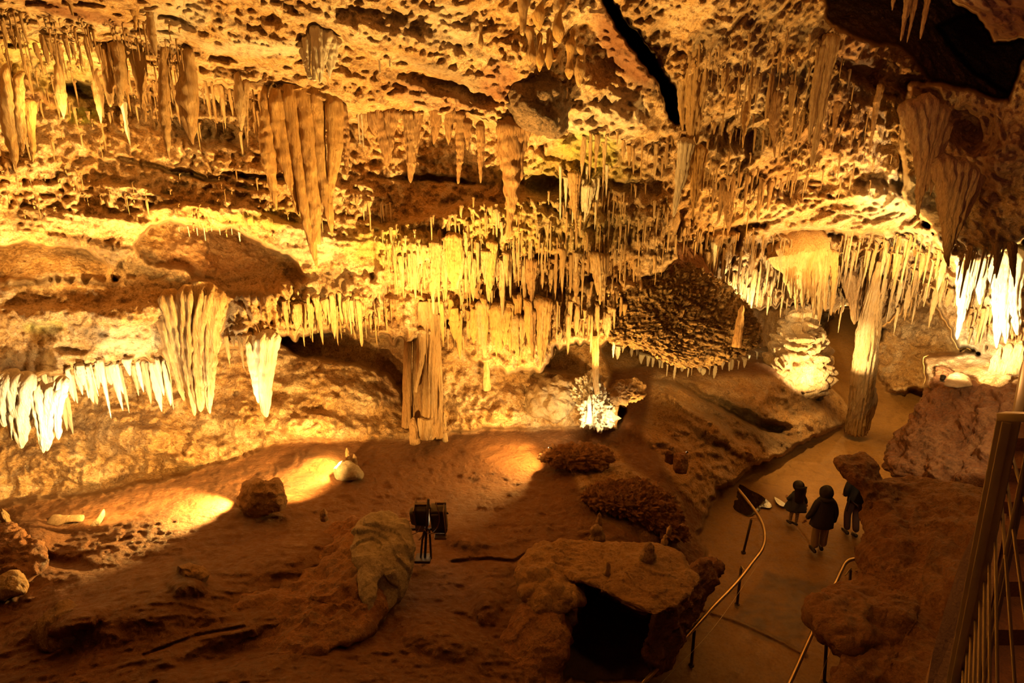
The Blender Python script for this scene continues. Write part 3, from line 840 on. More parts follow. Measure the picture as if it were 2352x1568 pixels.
def fringe(poly, n, ln, wd, label, group, mat=M_stal, kinds=('cone', 'straw', 'carrot'), jit=6, seed=0, out=.04, straws=0, maxy=None):
    """n separate dripstones along a stroke, plus thinner ones that join the uncountable straws"""
    rs = random.Random(seed + 100)
    p = np.array(poly, float); L = np.concatenate([[0], np.cumsum(np.linalg.norm(np.diff(p, axis=0), axis=1))])
    for k in range(n):
        u = (k + rs.uniform(.1, .9)) / n * L[-1]
        px = np.interp(u, L, p[:, 0]); py = np.interp(u, L, p[:, 1]) + rs.uniform(-jit, jit)
        l = rs.uniform(*ln) * (1 if rs.random() < .7 else .6); w = rs.uniform(*wd)
        Y = Ynear(px, py, 4)
        Y2 = min(Ynear(px, py + l * .5, 3), Ynear(px, py + l * .9, 3))
        if Y2 < Y: Y = max(Y2, Y - .45)
        Y -= out
        kd = rs.choice(kinds)
        if kd == 'straw': w *= .5
        a = P(px, py, Y); b = hang_z(px, py, Y, py + l)
        key = (kd, rs.randint(0, 5), mat.name)
        if key not in UNIT:
            me = unit(key[0], key[1]).copy(); me.materials.append(mat)
            me.polygons.foreach_set('use_smooth', np.ones(len(me.polygons), dtype=bool)); UNIT[key] = me
        o = bpy.data.objects.new('stalactite', UNIT[key])
        wm = w * mpp(px, py, Y)
        wm *= rs.choice((.6, .8, 1, 1.25)); o.location = a; o.scale = (wm, wm * .85, a[2] - b[2]); o.rotation_euler = (rs.uniform(-.02, .02), rs.uniform(-.03, .03), rs.uniform(0, .8))
        C.objects.link(o); tag(o, label, 'stalactite', group); SMALL.append(o)


def straws(name, zones, label, mat=M_stal, seed=0, group=None):
    """a mass of thin straws nobody could count: one object"""
    rs = random.Random(seed + 500); A = Acc()
    for poly, n, ln, wd in zones:
        p = np.array(poly, float)
        for k in range(n):
            while True:
                px = rs.uniform(p[:, 0].min(), p[:, 0].max()); py = rs.uniform(p[:, 1].min(), p[:, 1].max())
                if inpoly(poly, np.array([[px]]), np.array([[py]]))[0, 0]: break
            l = rs.uniform(*ln) ; w = rs.uniform(*wd)
            Y = Ynear(px, py, 4); Y2 = min(Ynear(px, py + l * .5, 3), Ynear(px, py + l * .9, 3))
            if Y2 < Y - .5: continue
            if Yat(px, py + 9) < Yat(px, py) + .015 and rs.random() < .8: continue
            l *= rs.uniform(.35, 1.15); w *= rs.uniform(.6, 1.3)
            Y = min(Y, Y2) - .03
            a = P(px, py, Y); b = hang_z(px, py, Y, py + l); r = w * mpp(px, py, Y) / 2
            t = np.array([-.08, 0, .3, .6, .85, 1.])
            path = a + (b - a) * t[:, None]; path[0, 1] += .03
            path[:, 0] += rs.uniform(-.5, .5) * r * np.sin(t * 3)
            R = r * np.array([1.5, 1.05, .9, .75, .5, .12]) if rs.random() < .55 else r * np.array([1.2, .7, .6, .55, .5, .3])
            A.tube(path, R, 6, .9, cap=False)
    o = A.build(name, mat)
    tag(o, label, name.replace('_', ' '), group, 'stuff')
    return o


def rock(name, pts, label, cat='rock', mat=None, Tf=.4, Tb=.5, amp=.12, style='rough', nt=150, ns=34, ctr=None, seed=0, group=None, parent=None, pw=.5, fs=1.0, z=False):
    """solid rock whose outline is given by pixels with their own depth: (px, py, Y)"""
    p = np.array(pts, float)
    if z: p[:, 2] = [Yz(b, c_) for b, c_ in zip(p[:, 1], p[:, 2])]
    c = np.array(ctr) if ctr is not None else p.mean(0)
    if z and ctr is not None: c[2] = Yz(c[1], c[2])
    # resample the outline by angle
    P3 = P(p[:, 0], p[:, 1], p[:, 2]); c3 = P(c[0], c[1], c[2])
    n = len(p); L = np.linspace(0, n, nt, endpoint=False)
    q = np.vstack([p[-1:], p, p[:2]]); out = []
    for t in L:
        i = int(t); f = t - i
        a, b, cc, d = q[i], q[i + 1], q[i + 2], q[i + 3]
        sm = 0.5 * (2 * b + (cc - a) * f + (2 * a - 5 * b + 4 * cc - d) * f * f + (3 * b - a - 3 * cc + d) * f ** 3)
        out.append(.5 * sm + .5 * (b * (1 - f) + cc * f))
    out = np.array(out)
    out[:, 1] += 0
    V = []
    S = list(np.sin(np.linspace(0, math.pi / 2, ns))); nb = max(6, ns // 2)
    Sb = list(np.sin(np.linspace(math.pi / 2, 0, nb)))[1:]
    rays = []
    for side, ss in ((1, S), (-1, Sb)):
        for s_ in ss:
            s_ = max(s_, 1e-3)
            r = c + (out - c) * s_
            h = (max(0, 1 - s_ * s_)) ** pw
            pt = P(r[:, 0], r[:, 1], r[:, 2])
            x, y, z = rayv(r[:, 0], r[:, 1]); rv = np.stack([x, y, z], -1); rv /= np.linalg.norm(rv, axis=1)[:, None]
            pt = pt + rv * (-(Tf if side > 0 else -Tb) * h)
            V.append(pt)
    m = len(V); V = np.vstack(V)
    j = np.arange(nt); Q = []
    for i in range(m - 1):
        Q.append(np.stack([i * nt + j, (i + 1) * nt + j, (i + 1) * nt + (j + 1) % nt, i * nt + (j + 1) % nt], -1))
    Q = np.vstack(Q)[:, ::-1]
    me = mesh_np(name, V, Q)
    N = vnormals(me)
    W = V + seed * 3.3
    k = fs
    if style == 'rough': d = 1.0 * fbm(W, 1.6 * k, 3, 1) + .55 * ridged(W, 4 * k, 2, 2) + .2 * fbm(W, 14 * k, 2, 3)
    elif style == 'mud':
        a = vn(W, 1.1 * k, seed=6); d = 1.5 * fbm(W, 1.1 * k, 3, 1) + .8 * (np.round(a * 3) / 3) + .45 * ridged(W, 2.2 * k, 3, 2, sy=6 * k, sz=7 * k) + .3 * fbm(W, 12 * k, 3, 3)
    elif style == 'pop': d = .9 * fbm(W, 1.5 * k, 2, 1) + .8 * billow(W, 7 * k, 2, 5) + .3 * billow(W, 16 * k, 1, 6)
    elif style == 'layer': d = .8 * fbm(W, 1.1 * k, 4, 1, g=.6) + .30 * ridged(W, .8 * k, 2, 4, sz=6 * k) + .45 * ridged(W, 2.3 * k, 3, 7) + .12 * fbm(W, 12 * k, 2, 3)
    elif style == 'lump': d = 1.5 * np.abs(vn(W, 3.6 * k, seed=3)) + .7 * np.abs(vn(W, 8 * k, seed=4)) + .2 * fbm(W, 16 * k, 2)
    elif style == 'step':
        u = W[:, 2] * 3.2 + .8 * vn(W, 1.5, seed=2); fr = u - np.floor(u)
        d = 1.1 * np.sin(fr * math.pi) ** .6 + 1.0 * np.abs(vn(W, 4.5, seed=3)) * 1.5 + .5 * ridged(W, 9, 1, 4) + .6 * fbm(W, 1.4, 2)
    elif style == 'facet':
        a = vn(W, 1.3 * k, seed=1); d = np.round(a * 4) / 4 + .35 * ridged(W, 3 * k, 1, 4) + .12 * fbm(W, 12 * k, 2, 3)
    V2 = V + N * (amp * d)[:, None]
    me.vertices.foreach_set('co', np.ascontiguousarray(V2 - c3, np.float32).ravel()); me.update()
    o = link(name, me, mat or M_boul, parent)
    o.location = c3
    return tag(o, label, cat, group)


def lump_stack(px, py, top, w, Y, label, mat=None, name='stalagmite', group=None, tips=1, seed=0):
    """stalagmite standing on (px, py) and reaching up to pixel row top"""
    A = Acc(); base = P(px, py, Y); tp = hang_z(px, py, Y, top); r = w * mpp(px, py, Y) / 2
    h = tp[2] - base[2]; n = 30; t = np.linspace(0, 1, n)
    rs = random.Random(seed)
    R = r * (1.15 - .55 * t + .10 * np.sin(t * 9 + seed)) * np.clip((1 - t) * 5, .12, 1) ** .5
    path = base + np.array([0, 0, 1.0]) * (t * h)[:, None]; path[:, 0] += .12 * r * np.sin(t * 4 + seed)
    path[0, 2] -= .06
    A.tube(path, R, 22, .95, amp=.25, nf=.8 / r, rib=.07, ribn=4 / r, seed=seed)
    o = A.build(name, mat or M_stal, origin=base)
    return tag(o, label, 'stalagmite', group)

# ------------------------------------------------------------------ big dripstones
def multi(name, lobes, label, mat, cat='stalactite', cap=None, seed=0):
    A = Acc(); org = None
    for i, lb in enumerate(lobes):
        (x0, y0, Y0), (x1, y1, Y1), w = lb[:3]
        kind = lb[3] if len(lb) > 3 else 'drape'
        a = drip(A, x0, y0, y1, w, Y=Y0, tx=x1, tY=Y1, kind=kind, seed=seed + i * 7, seg=30, n=60, flat=lb[4] if len(lb) > 4 else .7)
        if org is None: org = a
    return tag(A.build(name, mat, origin=org), label, cat)


def Yd(px, py, d=.15):
    return Ynear(px, py, 5) - d


yh = 9.75
A = Acc()
for pts_, ws_ in [([(642, 205), (640, 240), (650, 330), (668, 410), (684, 492)], (36, 50, 40, 24, 5)), ([(672, 195), (672, 240), (684, 350), (700, 460), (716, 550), (728, 616)], (36, 46, 36, 34, 24, 5)),
                  ([(702, 195), (703, 240), (712, 340), (721, 450), (728, 560)], (40, 48, 40, 34, 20)), ([(730, 205), (728, 240), (733, 310), (740, 400), (754, 470), (763, 542)], (36, 42, 26, 26, 24, 5)),
                  ([(762, 215), (768, 250), (769, 330), (762, 410), (756, 460)], (32, 42, 34, 24, 8)), ([(690, 190), (700, 205), (700, 225)], (60, 110, 90)), ([(748, 200), (746, 215), (746, 240)], (40, 76, 60))]:
    n_p = 70; tt = np.linspace(0, 1, n_p); k_ = mpp(700, 300, yh)
    pth = cr([P(a_, b_, yh + (.03 if len(pts_) > 3 else .05)) for a_, b_ in pts_], n_p)
    A.tube(pth, np.interp(tt, np.linspace(0, 1, len(ws_)), ws_) * k_ / 2, 30, .9 if len(pts_) > 3 else .4, amp=.15, nf=6, rib=.03, ribn=40, flute=3, fdep=.05, seed=int(pts_[0][0]), noisev=.6)
tag(A.build('stalactite', M_stalo, origin=P(700, 200, yh)), 'huge orange stalactite of merged tapering lobes hanging from the roof slab, longest in the picture', 'stalactite')
rock('roof_ledge', [(634, 206, 9.75), (650, 190, 9.85), (700, 186, 9.9), (745, 204, 9.9), (780, 228, 9.9), (776, 238, 9.85), (740, 226, 9.8), (690, 212, 9.75), (645, 214, 9.75)], 'flat brown ledge capping the huge orange stalactite', 'ledge', M_stalb, Tf=.16, Tb=.6, amp=.05, nt=90, ns=24)
yk = Ynear(725, 110, 20) - .10
multi('stalactite', [((728, 75, yk), (735, 192, yk), 34, 'drape', .8), ((704, 92, yk), (712, 184, yk), 20, 'cone'), ((752, 85, yk + .05), (738, 175, yk), 34, 'cone'), ((716, 72, yk), (700, 150, yk), 18, 'straw'), ((722, 90, yk), (722, 186, yk), 14, 'straw'), ((728, 62, yk + .1), (730, 120, yk + .1), 40, 'cone', .6), ((694, 118, yk), (712, 180, yk), 16, 'straw'), ((766, 100, yk + .1), (758, 180, yk + .1), 30, 'cone')],
      'bright white looped calcite knot above the huge orange stalactite', M_stalw)
stal(606, 215, 482, 44, 'slender ringed stalactite just left of the huge orange one', M_stalo, kind='carrot', tx=636, Y=9.7, seg=28, n=70)
stal(645, 260, 400, 22, 'short dim stalactite squeezed between the slender ringed one and the huge orange one', M_stalo, kind='cone', Y=9.95)
stal(785, 245, 400, 24, 'ribbed screw-like stalactite just right of the huge orange one', M_stalb, kind='trunk', Y=9.9, seg=24, n=70)
stal(428, 125, 332, 62, 'fat carrot-shaped ringed stalactite with a green tip', M_stal, kind='carrot', tx=445, Y=9.0, seg=30, n=70)
stal(378, 95, 368, 34, 'long pale stalactite left of the fat carrot-shaped one', M_stal, kind='carrot', tx=390, Y=8.9, seg=26, n=70)
stal(545, 175, 300, 34, 'blunt knobbly stalactite midway between the carrot-shaped one and the slender ringed one', M_stal, kind='carrot', tx=555, Y=9.5)
stal(564, 190, 338, 14, 'thin stalactite against the blunt knobbly one', M_stal, kind='cone', tx=569, Y=9.5)
stal(246, 130, 246, 32, 'thick pale stalactite with a green blunt tip, left one of a pair', M_stal, kind='trunk', tx=254, Y=8.9)
stal(270, 110, 246, 34, 'thick pale stalactite with a green blunt tip, right one of a pair', M_stal, kind='trunk', tx=276, Y=8.85)
stal(281, 235, 336, 12, 'thin white stalactite below the green-tipped pair', M_stalw, kind='cone', Y=9.3)
stal(318, 130, 280, 26, 'gnarled stalactite right of the green-tipped pair', M_stal, kind='cone', tx=336, Y=9.0)
stal(218, 170, 284, 26, 'knobbly pointed stalactite over the dark slot at the left', M_stal, kind='carrot', tx=233, Y=9.2)
stal(132, 155, 272, 34, 'yellow stubby pointed stalactite over the green patch', M_stal, kind='carrot', tx=146, Y=9.1)
stal(12, 165, 392, 48, 'long thick stalactite at the left edge', M_stal, kind='carrot', tx=38, Y=8.9, seg=26, n=60)
stal(42, 180, 352, 34, 'second long stalactite from the left edge', M_stal, kind='carrot', tx=54, Y=8.95, seg=24, n=60)
stal(66, 240, 372, 22, 'reddish stalactite behind the two at the left edge', M_stalo, kind='cone', tx=76, Y=9.3)
stal(338, 0, 132, 26, 'large stalactite reaching down from the top left rim of the picture', M_stal, kind='carrot', Y=7.9)
stal(300, -10, 70, 22, 'yellow stalactite at the top rim left of the large one', M_stalo, kind='cone', Y=7.8)
stal(352, 20, 110, 16, 'white drip beside the large stalactite of the top left rim', M_stalw, kind='cone', tx=360, Y=8.0)
stal(160, -10, 38, 12, 'short stalactite at the top rim above the rust red slot', M_stal, kind='cone', Y=7.7)
# middle
multi('stalactite', [((1170, 295, 10.7), (1168, 548, 10.7), 50, 'trunk', .9), ((1192, 290, 10.75), (1178, 470, 10.75), 46, 'cone'), ((1160, 285, 10.7), (1163, 420, 10.7), 34, 'cone')],
      'long rough trunk-like stalactite hanging in the middle of the picture', M_stalb)
stal(1150, 280, 370, 14, 'thin amber stalactite against the trunk-like one', M_stalo, kind='cone', tx=1152, Y=10.8)
multi('stalactite', [((868, 262, 10.3), (890, 385, 10.3), 34), ((895, 258, 10.3), (893, 380, 10.3), 34), ((880, 255, 10.35), (885, 320, 10.35), 60, 'drape', .6)], 'broad brown double stalactite with three folds', M_stalb)
multi('stalactite', [((942, 262, 10.4), (943, 420, 10.4), 28), ((958, 262, 10.4), (950, 380, 10.4), 24)], 'brown stalactite pair grown together, pointing at the black ledge slot', M_stalb)
stal(1000, 250, 332, 26, 'broad short brown stalactite with wet gloss', M_stalb, kind='cone', tx=996, Y=10.5)
stal(1032, 250, 334, 24, 'brown fluted stalactite right of the broad short one', M_stalb, kind='cone', tx=1030, Y=10.5)
stal(1056, 265, 422, 26, 'long ringed brown stalactite in the row left of the trunk-like one', M_stalb, kind='trunk', tx=1052, Y=10.6, n=60)
stal(1072, 285, 345, 22, 'short red-brown stalactite beside the long ringed brown one', M_stalb, kind='cone', Y=10.6)
stal(1104, 290, 420, 22, 'flat-sided dark brown stalactite nearest left of the trunk-like one', M_stalb, kind='trunk', tx=1104, Y=10.7)
stal(838, 262, 318, 24, 'olive green stalactite hanging behind two white straws', M_stal, kind='cone', tx=840, Y=10.5)
for x, t, l in ((822, 330, 'left'), (830, 338, 'right')): stal(x, 262, t, 4, f'thin white straw, {l} one of the two in front of the olive green stalactite', M_stalw, kind='straw', Y=10.3)
for x, t, l in ((870, 168, 'longer'), (893, 155, 'shorter')): stal(x, 118 if l == 'longer' else 112, t, 6, f'{l} white straw of the two on the rough brown roof', M_stalw, kind='straw', Y=9.0)
# fingers and dome right of the middle
for i, (x, y, t, w, yy, lb) in enumerate([(1201, -30, 82, 26, 9.3, 'grey-white tall bulbous dripstone finger at the top rim'), (1288, 10, 100, 30, 9.9, 'tallest yellow bulbous finger of the cluster above the dark dome'),
        (1278, -30, 30, 26, 9.7, 'stub of dripstone cut by the top rim above the finger cluster'), (1240, -5, 70, 30, 9.6, 'wide grey-tan bulbous finger left of the tallest yellow one'), (1316, 75, 112, 20, 10.1, 'small round-headed finger right of the tallest yellow one'),
        (1310, 105, 182, 24, 10.0, 'yellow finger hanging low over the shoulder of the dark dome'), (1334, 112, 150, 20, 10.2, 'outermost round-topped finger of the cluster'), (1332, 140, 200, 26, 10.2, 'broad pale finger below the outermost round-topped one'),
        (1262, 80, 160, 22, 9.9, 'amber finger in the middle of the cluster'), (1240, 85, 165, 20, 9.85, 'amber finger left of the middle of the cluster'), (1216, 70, 150, 24, 9.8, 'purple-grey drooping finger at the left of the cluster'), (1104, 60, 115, 12, 9.2, 'slim grey finger alone on the folded roof')]):
    stal(x, y, t, w, lb, M_stalo if 'yellow' in lb or 'amber' in lb else M_stal, kind='stub', Y=yy - .1, flat=.9, seg=24)
rock('dripstone_dome', [(1160, 210, 10.9), (1172, 180, 10.9), (1210, 160, 10.9), (1250, 168, 10.8), (1285, 190, 10.9), (1302, 225, 11), (1300, 270, 11), (1280, 305, 10.9), (1250, 300, 10.8), (1215, 290, 10.7), (1180, 265, 10.7), (1160, 240, 10.8)],
     'large dark grey scaly dome bulging from the roof', 'dome', rock_mat('sooty_rock', (0.17, 0.11, 0.07), (0.04, 0.03, 0.025), (0.36, 0.25, 0.16), stain=.8, pale=.3), Tf=.6, Tb=.8, amp=.09, style='lump')
multi('drapery', [((1278, 195, 10.7), (1280, 310, 10.7), 22), ((1292, 205, 10.8), (1284, 300, 10.8), 22), ((1268, 190, 10.7), (1272, 300, 10.7), 16)], 'pale fluted drapery down the right side of the dark dome', M_stal, 'drapery')
# right of the crack
multi('drapery', [((1590, 120, 11.9), (1578, 360, 11.9), 34), ((1612, 130, 11.9), (1600, 330, 11.9), 34), ((1575, 150, 12), (1568, 300, 12), 26)], 'long grey-topped drapery right of the black crack', M_stal, 'drapery')
multi('drapery', [((1572, 330, 11.8), (1546, 498, 11.8), 28, 'drape', .3), ((1582, 330, 11.8), (1556, 440, 11.8), 26, 'drape', .3)], 'bright pale blade-like drapery with a sharp slanted tip', M_stalw, 'drapery')
multi('drapery', [((1592, 345, 11.9), (1590, 505, 11.9), 20), ((1606, 345, 11.9), (1598, 480, 11.9), 22), ((1614, 350, 12), (1612, 440, 12), 20)], 'orange folded drapery behind the pale blade-like one', M_stalo, 'drapery')
multi('drapery', [((1908, 90, 12.4), (1862, 385, 12.4), 30, 'drape', .4), ((1892, 110, 12.4), (1858, 330, 12.4), 26, 'drape', .4), ((1915, 120, 12.5), (1880, 260, 12.5), 16, 'drape', .4)], 'slanting yellow-edged drapery on the right roof', M_stal, 'drapery')
stal(1778, 220, 365, 26, 'dark-sided stalactite with a white edge hanging from the right roof', M_stalb, kind='cone', Y=12.7, tx=1780)
stal(1716, 230, 340, 18, 'yellow stalactite over the curtain of the right roof', M_stalo, kind='cone', Y=12.8, tx=1706)
stal(1926, 240, 330, 14, 'dark red-brown stalactite right of the slanting drapery', M_stalb, kind='cone', Y=13)
stal(2022, 200, 360, 14, 'long thin dark stalactite on the shaded right roof', M_stalb, kind='cone', Y=13)
for x, y, t, w, lb in ((2092, -40, 94, 20, 'long red-brown stalactite against the black hollow, left of two'), (2104, -20, 98, 12, 'thin twin grown beside the long red-brown stalactite at the black hollow'), (2138, -40, 90, 16, 'long red-brown stalactite against the black hollow, right of two'), (2060, -40, 24, 12, 'short dark stalactite at the top rim left of the black hollow')):
    stal(x, y, t, w, lb, M_stalb, kind='cone', Y=9.5)
YR = 9.4
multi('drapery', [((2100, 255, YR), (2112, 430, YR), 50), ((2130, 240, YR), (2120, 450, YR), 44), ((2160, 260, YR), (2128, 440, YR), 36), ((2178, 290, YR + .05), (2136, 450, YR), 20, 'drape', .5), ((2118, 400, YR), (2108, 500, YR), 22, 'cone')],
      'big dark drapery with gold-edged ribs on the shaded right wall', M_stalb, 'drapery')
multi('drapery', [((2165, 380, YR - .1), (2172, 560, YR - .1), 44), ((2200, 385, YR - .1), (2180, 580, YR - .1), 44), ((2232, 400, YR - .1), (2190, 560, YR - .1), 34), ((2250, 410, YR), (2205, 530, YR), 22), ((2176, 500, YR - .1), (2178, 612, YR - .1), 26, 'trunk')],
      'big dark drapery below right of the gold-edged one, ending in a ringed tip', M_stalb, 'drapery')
# bright draperies
multi('drapery', [((1800 + 14 * i, 572 + (i % 3) * 6, 16.0), (1800 + 14 * i + (4 - i), 655 + (0, 30, 60, 50, 40, 78, 84, 60, 70, 20)[i], 15.9), 26 - (i % 3) * 3, 'drape', .6) for i in range(9)] + [((1830, 580, 16.05), (1840, 640, 16), 110, 'drape', .3)],
      'broad golden drapery of parallel blades left of the passage', M_stalo, 'drapery')
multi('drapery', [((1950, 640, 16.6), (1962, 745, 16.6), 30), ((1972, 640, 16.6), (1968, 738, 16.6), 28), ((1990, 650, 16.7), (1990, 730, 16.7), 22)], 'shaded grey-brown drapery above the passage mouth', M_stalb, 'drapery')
multi('drapery', [((2215, 570, 12.4), (2197, 780, 12.5), 34, 'drape', .5), ((2238, 560, 12.4), (2215, 720, 12.5), 38, 'drape', .5), ((2262, 575, 12.4), (2250, 700, 12.4), 30)], 'brilliant yellow-white drapery slanting on the right wall', M_stalw, 'drapery')
multi('drapery', [((2290, 600, 11.9), (2288, 800, 11.9), 34), ((2312, 590, 11.8), (2310, 790, 11.8), 34), ((2336, 590, 11.7), (2336, 770, 11.7), 34)], 'tall white flowstone drapery at the right edge of the picture', M_stalw, 'drapery')
for x0, y0, x1, y1, w, mt, lb in [
    (1150, 712, 1152, 806, 46, M_stalo, 'wide wet amber drapery at the left of the lower centre tier'), (1184, 735, 1190, 828, 44, M_stal, 'wide golden drapery with white streaks in the lower centre tier'), (1218, 715, 1224, 832, 22, M_stalb, 'narrow brown drapery in the lower centre tier'),
    (1248, 695, 1243, 842, 36, M_stal, 'long pointed golden drapery reaching lowest of the centre tier'), (1108, 700, 1112, 822, 26, M_stal, 'slim fluted drapery left of the wide wet amber one'), (1042, 545, 1040, 668, 34, M_stalo, 'dark amber drapery of the upper centre tier'),
    (1000, 560, 992, 690, 26, M_stal, 'gold drapery above the fluted column'), (1130, 560, 1122, 690, 24, M_stalo, 'long amber drapery in the middle of the centre curtain'), (1218, 600, 1220, 700, 26, M_stalb, 'brown drapery splitting in two tips right of the centre curtain'),
    (1372, 590, 1378, 700, 34, M_stal, 'heavy grey-gold drapery left of the popcorn-crusted shelf'), (1320, 610, 1322, 690, 24, M_stal, 'short grey-gold drapery left of the heavy one'), (1320, 400, 1322, 515, 26, M_stal, 'slim pale drapery right of the arched dark niche'), (1350, 430, 1342, 510, 22, M_stalw, 'white-edged short drapery farther right of the arched dark niche'),
    (1675, 440, 1672, 540, 24, M_stalb, 'shaded cocoon-like drapery under the right roof'), (1640, 560, 1640, 620, 12, M_stalw, 'round-headed white drip in the sloping row'), (2290, 560, 2288, 640, 16, M_stal, 'gold drapery under the glittering ledge at the right'), (2325, 560, 2330, 660, 18, M_stalb, 'red-brown drapery under the glittering ledge at the right edge')]:
    yy = min(Ynear(x0, y0), Ynear(x1, (y0 + y1) / 2)) - .12
    multi('drapery', [((x0 - w * .25, y0, yy), (x1 - w * .15, y1 - 22, yy), w * .6), ((x0 + w * .25, y0 + 3, yy), (x1 + w * .12, y1 - 9, yy), w * .6), ((x0, y0, yy - .03), (x1, y1, yy - .03), w * .55)], lb, mt, 'drapery', seed=int(x0))
# left shelf group
multi('drapery', [((392, 690, 10.5), (438, 940, 10.6), 44), ((430, 680, 10.5), (447, 955, 10.5), 42), ((470, 680, 10.55), (462, 945, 10.5), 52), ((490, 690, 10.6), (483, 950, 10.5), 42), ((380, 740, 10.5), (424, 920, 10.5), 30)],
      'massive grey and gold drapery hanging from the left shelf end', M_stal, 'drapery')
multi('drapery', [((572, 790, 10.9), (594, 925, 10.9), 34, 'carrot'), ((612, 785, 10.9), (612, 958, 10.9), 46, 'drape', .6), ((628, 780, 10.9), (620, 900, 10.9), 26)], 'swollen pale-gold drapery with a pointed foot over the flowstone wall', M_stalw, 'drapery')
multi('drapery', [((20, 880, 9.2), (30, 1010, 9.2), 52), ((50, 885, 9.2), (50, 1030, 9.2), 50), ((5, 880, 9.1), (12, 980, 9.1), 40)], 'bright ragged drapery at the left edge, lowest of the lit fringe', M_stalw, 'drapery')
multi('drapery', [((85, 900, 9.25), (100, 1040, 9.25), 36), ((125, 900, 9.3), (108, 1036, 9.3), 40), ((140, 880, 9.3), (135, 1010, 9.3), 26)], 'bright forked drapery joining in one tip, second from the left edge', M_stalw, 'drapery')


# ------------------------------------------------------------------ columns
def column(path, w, label, mat, flute=13, fdep=.12, flat=.9, extra=(), nsz=120, amp=.12):
    A = Acc(); p3 = np.array([P(*q) for q in path]); pp = cr(p3, nsz)
    m = mpp(*path[0]); R = np.interp(np.linspace(0, 1, nsz), np.linspace(0, 1, len(w)), w) * m / 2
    A.tube(pp, R, 56, flat, amp=amp, nf=5, flute=flute, fdep=fdep, rib=.02, ribn=40, noisev=.15)
    for q, ww in extra:
        pq = cr(np.array([P(*k) for k in q]), 70)
        A.tube(pq, np.interp(np.linspace(0, 1, 70), np.linspace(0, 1, len(ww)), ww) * m / 2, 24, .9, amp=.25, nf=6, flute=5, fdep=.15, seed=3)
    return tag(A.build('column', mat, origin=pp[-1]), label, 'column', kind='thing')


column([(990, 690, 12.9), (992, 800, 12.9), (988, 900, 12.9), (985, 1000, 12.8)], (40, 34, 34, 30, 34, 40), 'tall fluted pale gold column on the left of the middle wall', M_stal,
       extra=[([(970, 690, 12.8), (968, 800, 12.8), (955, 900, 12.8)], (26, 20, 8)), ([(1008, 780, 13), (1010, 900, 13), (1008, 1005, 13)], (8, 14, 20)), ([(982, 960, 12.7), (984, 1002, 12.7)], (34, 46))])
column([(938, 760, 13.1), (936, 850, 13.0), (934, 980, 13.0)], (20, 16, 20, 22), 'thin knobbly dark column beside the fluted pale gold column', M_stalb, flute=5)
column([(964, 720, 13.3), (962, 850, 13.2), (966, 1000, 13.1)], (28, 24, 30, 28), 'dark brown column shaft between the knobbly one and the fluted one', M_stalb, flute=7)
column([(2022, 600, 15.7), (2006, 690, 15.9), (1992, 790, 16.1), (1979, 900, 16.4), (1966, 990, 16.75)], (10, 20, 34, 48, 50, 50, 46, 50), 'leaning fluted column standing alone on the walkway', M_stal, flute=17, fdep=.16, amp=.14,
       extra=[([(2000, 880, 16.4), (2002, 920, 16.5), (1990, 985, 16.6)], (16, 26, 14))])
column([(1367, 770, 13.2), (1368, 860, 13.1), (1372, 905, 13.0)], (18, 14, 12), 'slim twisted column joining the curtains to the bright spur', M_stal, flute=5)

# ------------------------------------------------------------------ rocks
M_shelf = rock_mat('popcorn_rock', (0.30, 0.17, 0.07), (0.05, 0.03, 0.02), (0.55, 0.38, 0.18), stain=.85, pale=.5, bump=1.2, scale=1.3)
rock('rock_shelf', [(1395, 700, 13.6), (1430, 650, 13.8), (1500, 625, 14), (1560, 600, 14.3), (1620, 620, 14.4), (1670, 650, 14.5), (1720, 700, 14.5), (1752, 760, 14.4), (1750, 800, 14.2), (1690, 828, 13.9), (1600, 848, 13.5), (1530, 836, 13.2), (1470, 806, 13.1), (1400, 786, 13.1), (1375, 750, 13.3)],
     'wide dark popcorn-crusted rock shelf jutting over the black gap', 'rock shelf', M_shelf, Tf=.55, Tb=1.6, amp=.13, style='pop', nt=300, ns=90, fs=1.25, pw=.7)
rock('rock_shelf', [(1480, 600, 14.2), (1520, 560, 14.4), (1545, 548, 14.6), (1590, 580, 14.9), (1640, 640, 15), (1660, 680, 14.9), (1600, 670, 14.5), (1520, 640, 14.2)], 'smooth brown shoulder of rock on top of the popcorn-crusted shelf', 'rock shelf', M_boulr, Tf=.3, Tb=1.2, amp=.08, style='mud', nt=120, ns=30)
rock('stalagmite_mound', [(1832, 712, 18.2), (1852, 714, 18.2), (1862, 760, 18.1), (1884, 790, 18), (1896, 835, 17.8), (1896, 880, 17.5), (1860, 905, 17.3), (1800, 890, 17.4), (1768, 850, 17.7), (1785, 800, 18), (1806, 760, 18.1), (1822, 730, 18.2)],
     'brightly lit stepped stalagmite mound left of the passage', 'stalagmite', M_stal, Tf=.9, Tb=1.0, amp=.15, style='step', nt=220, ns=70, fs=1)
rock('boulder', [(440, 1400, 2.35), (540, 1330, 2.2), (640, 1268, 2.1), (760, 1212, 2.1), (820, 1190, 2.25), (850, 1205, 2.5), (856, 1260, 2.6), (862, 1330, 2.6), (868, 1395, 2.5), (862, 1440, 2.45), (800, 1470, 2.6), (720, 1500, 2.65), (620, 1560, 2.7), (500, 1600, 2.5), (430, 1500, 2.4)], 'long mud-coated boulder sloping down from the floodlight stand', 'boulder', M_boulr, Tf=.42, Tb=1.0, amp=.17, style='rough', nt=260, ns=80, z=True, fs=.8, pw=.8)
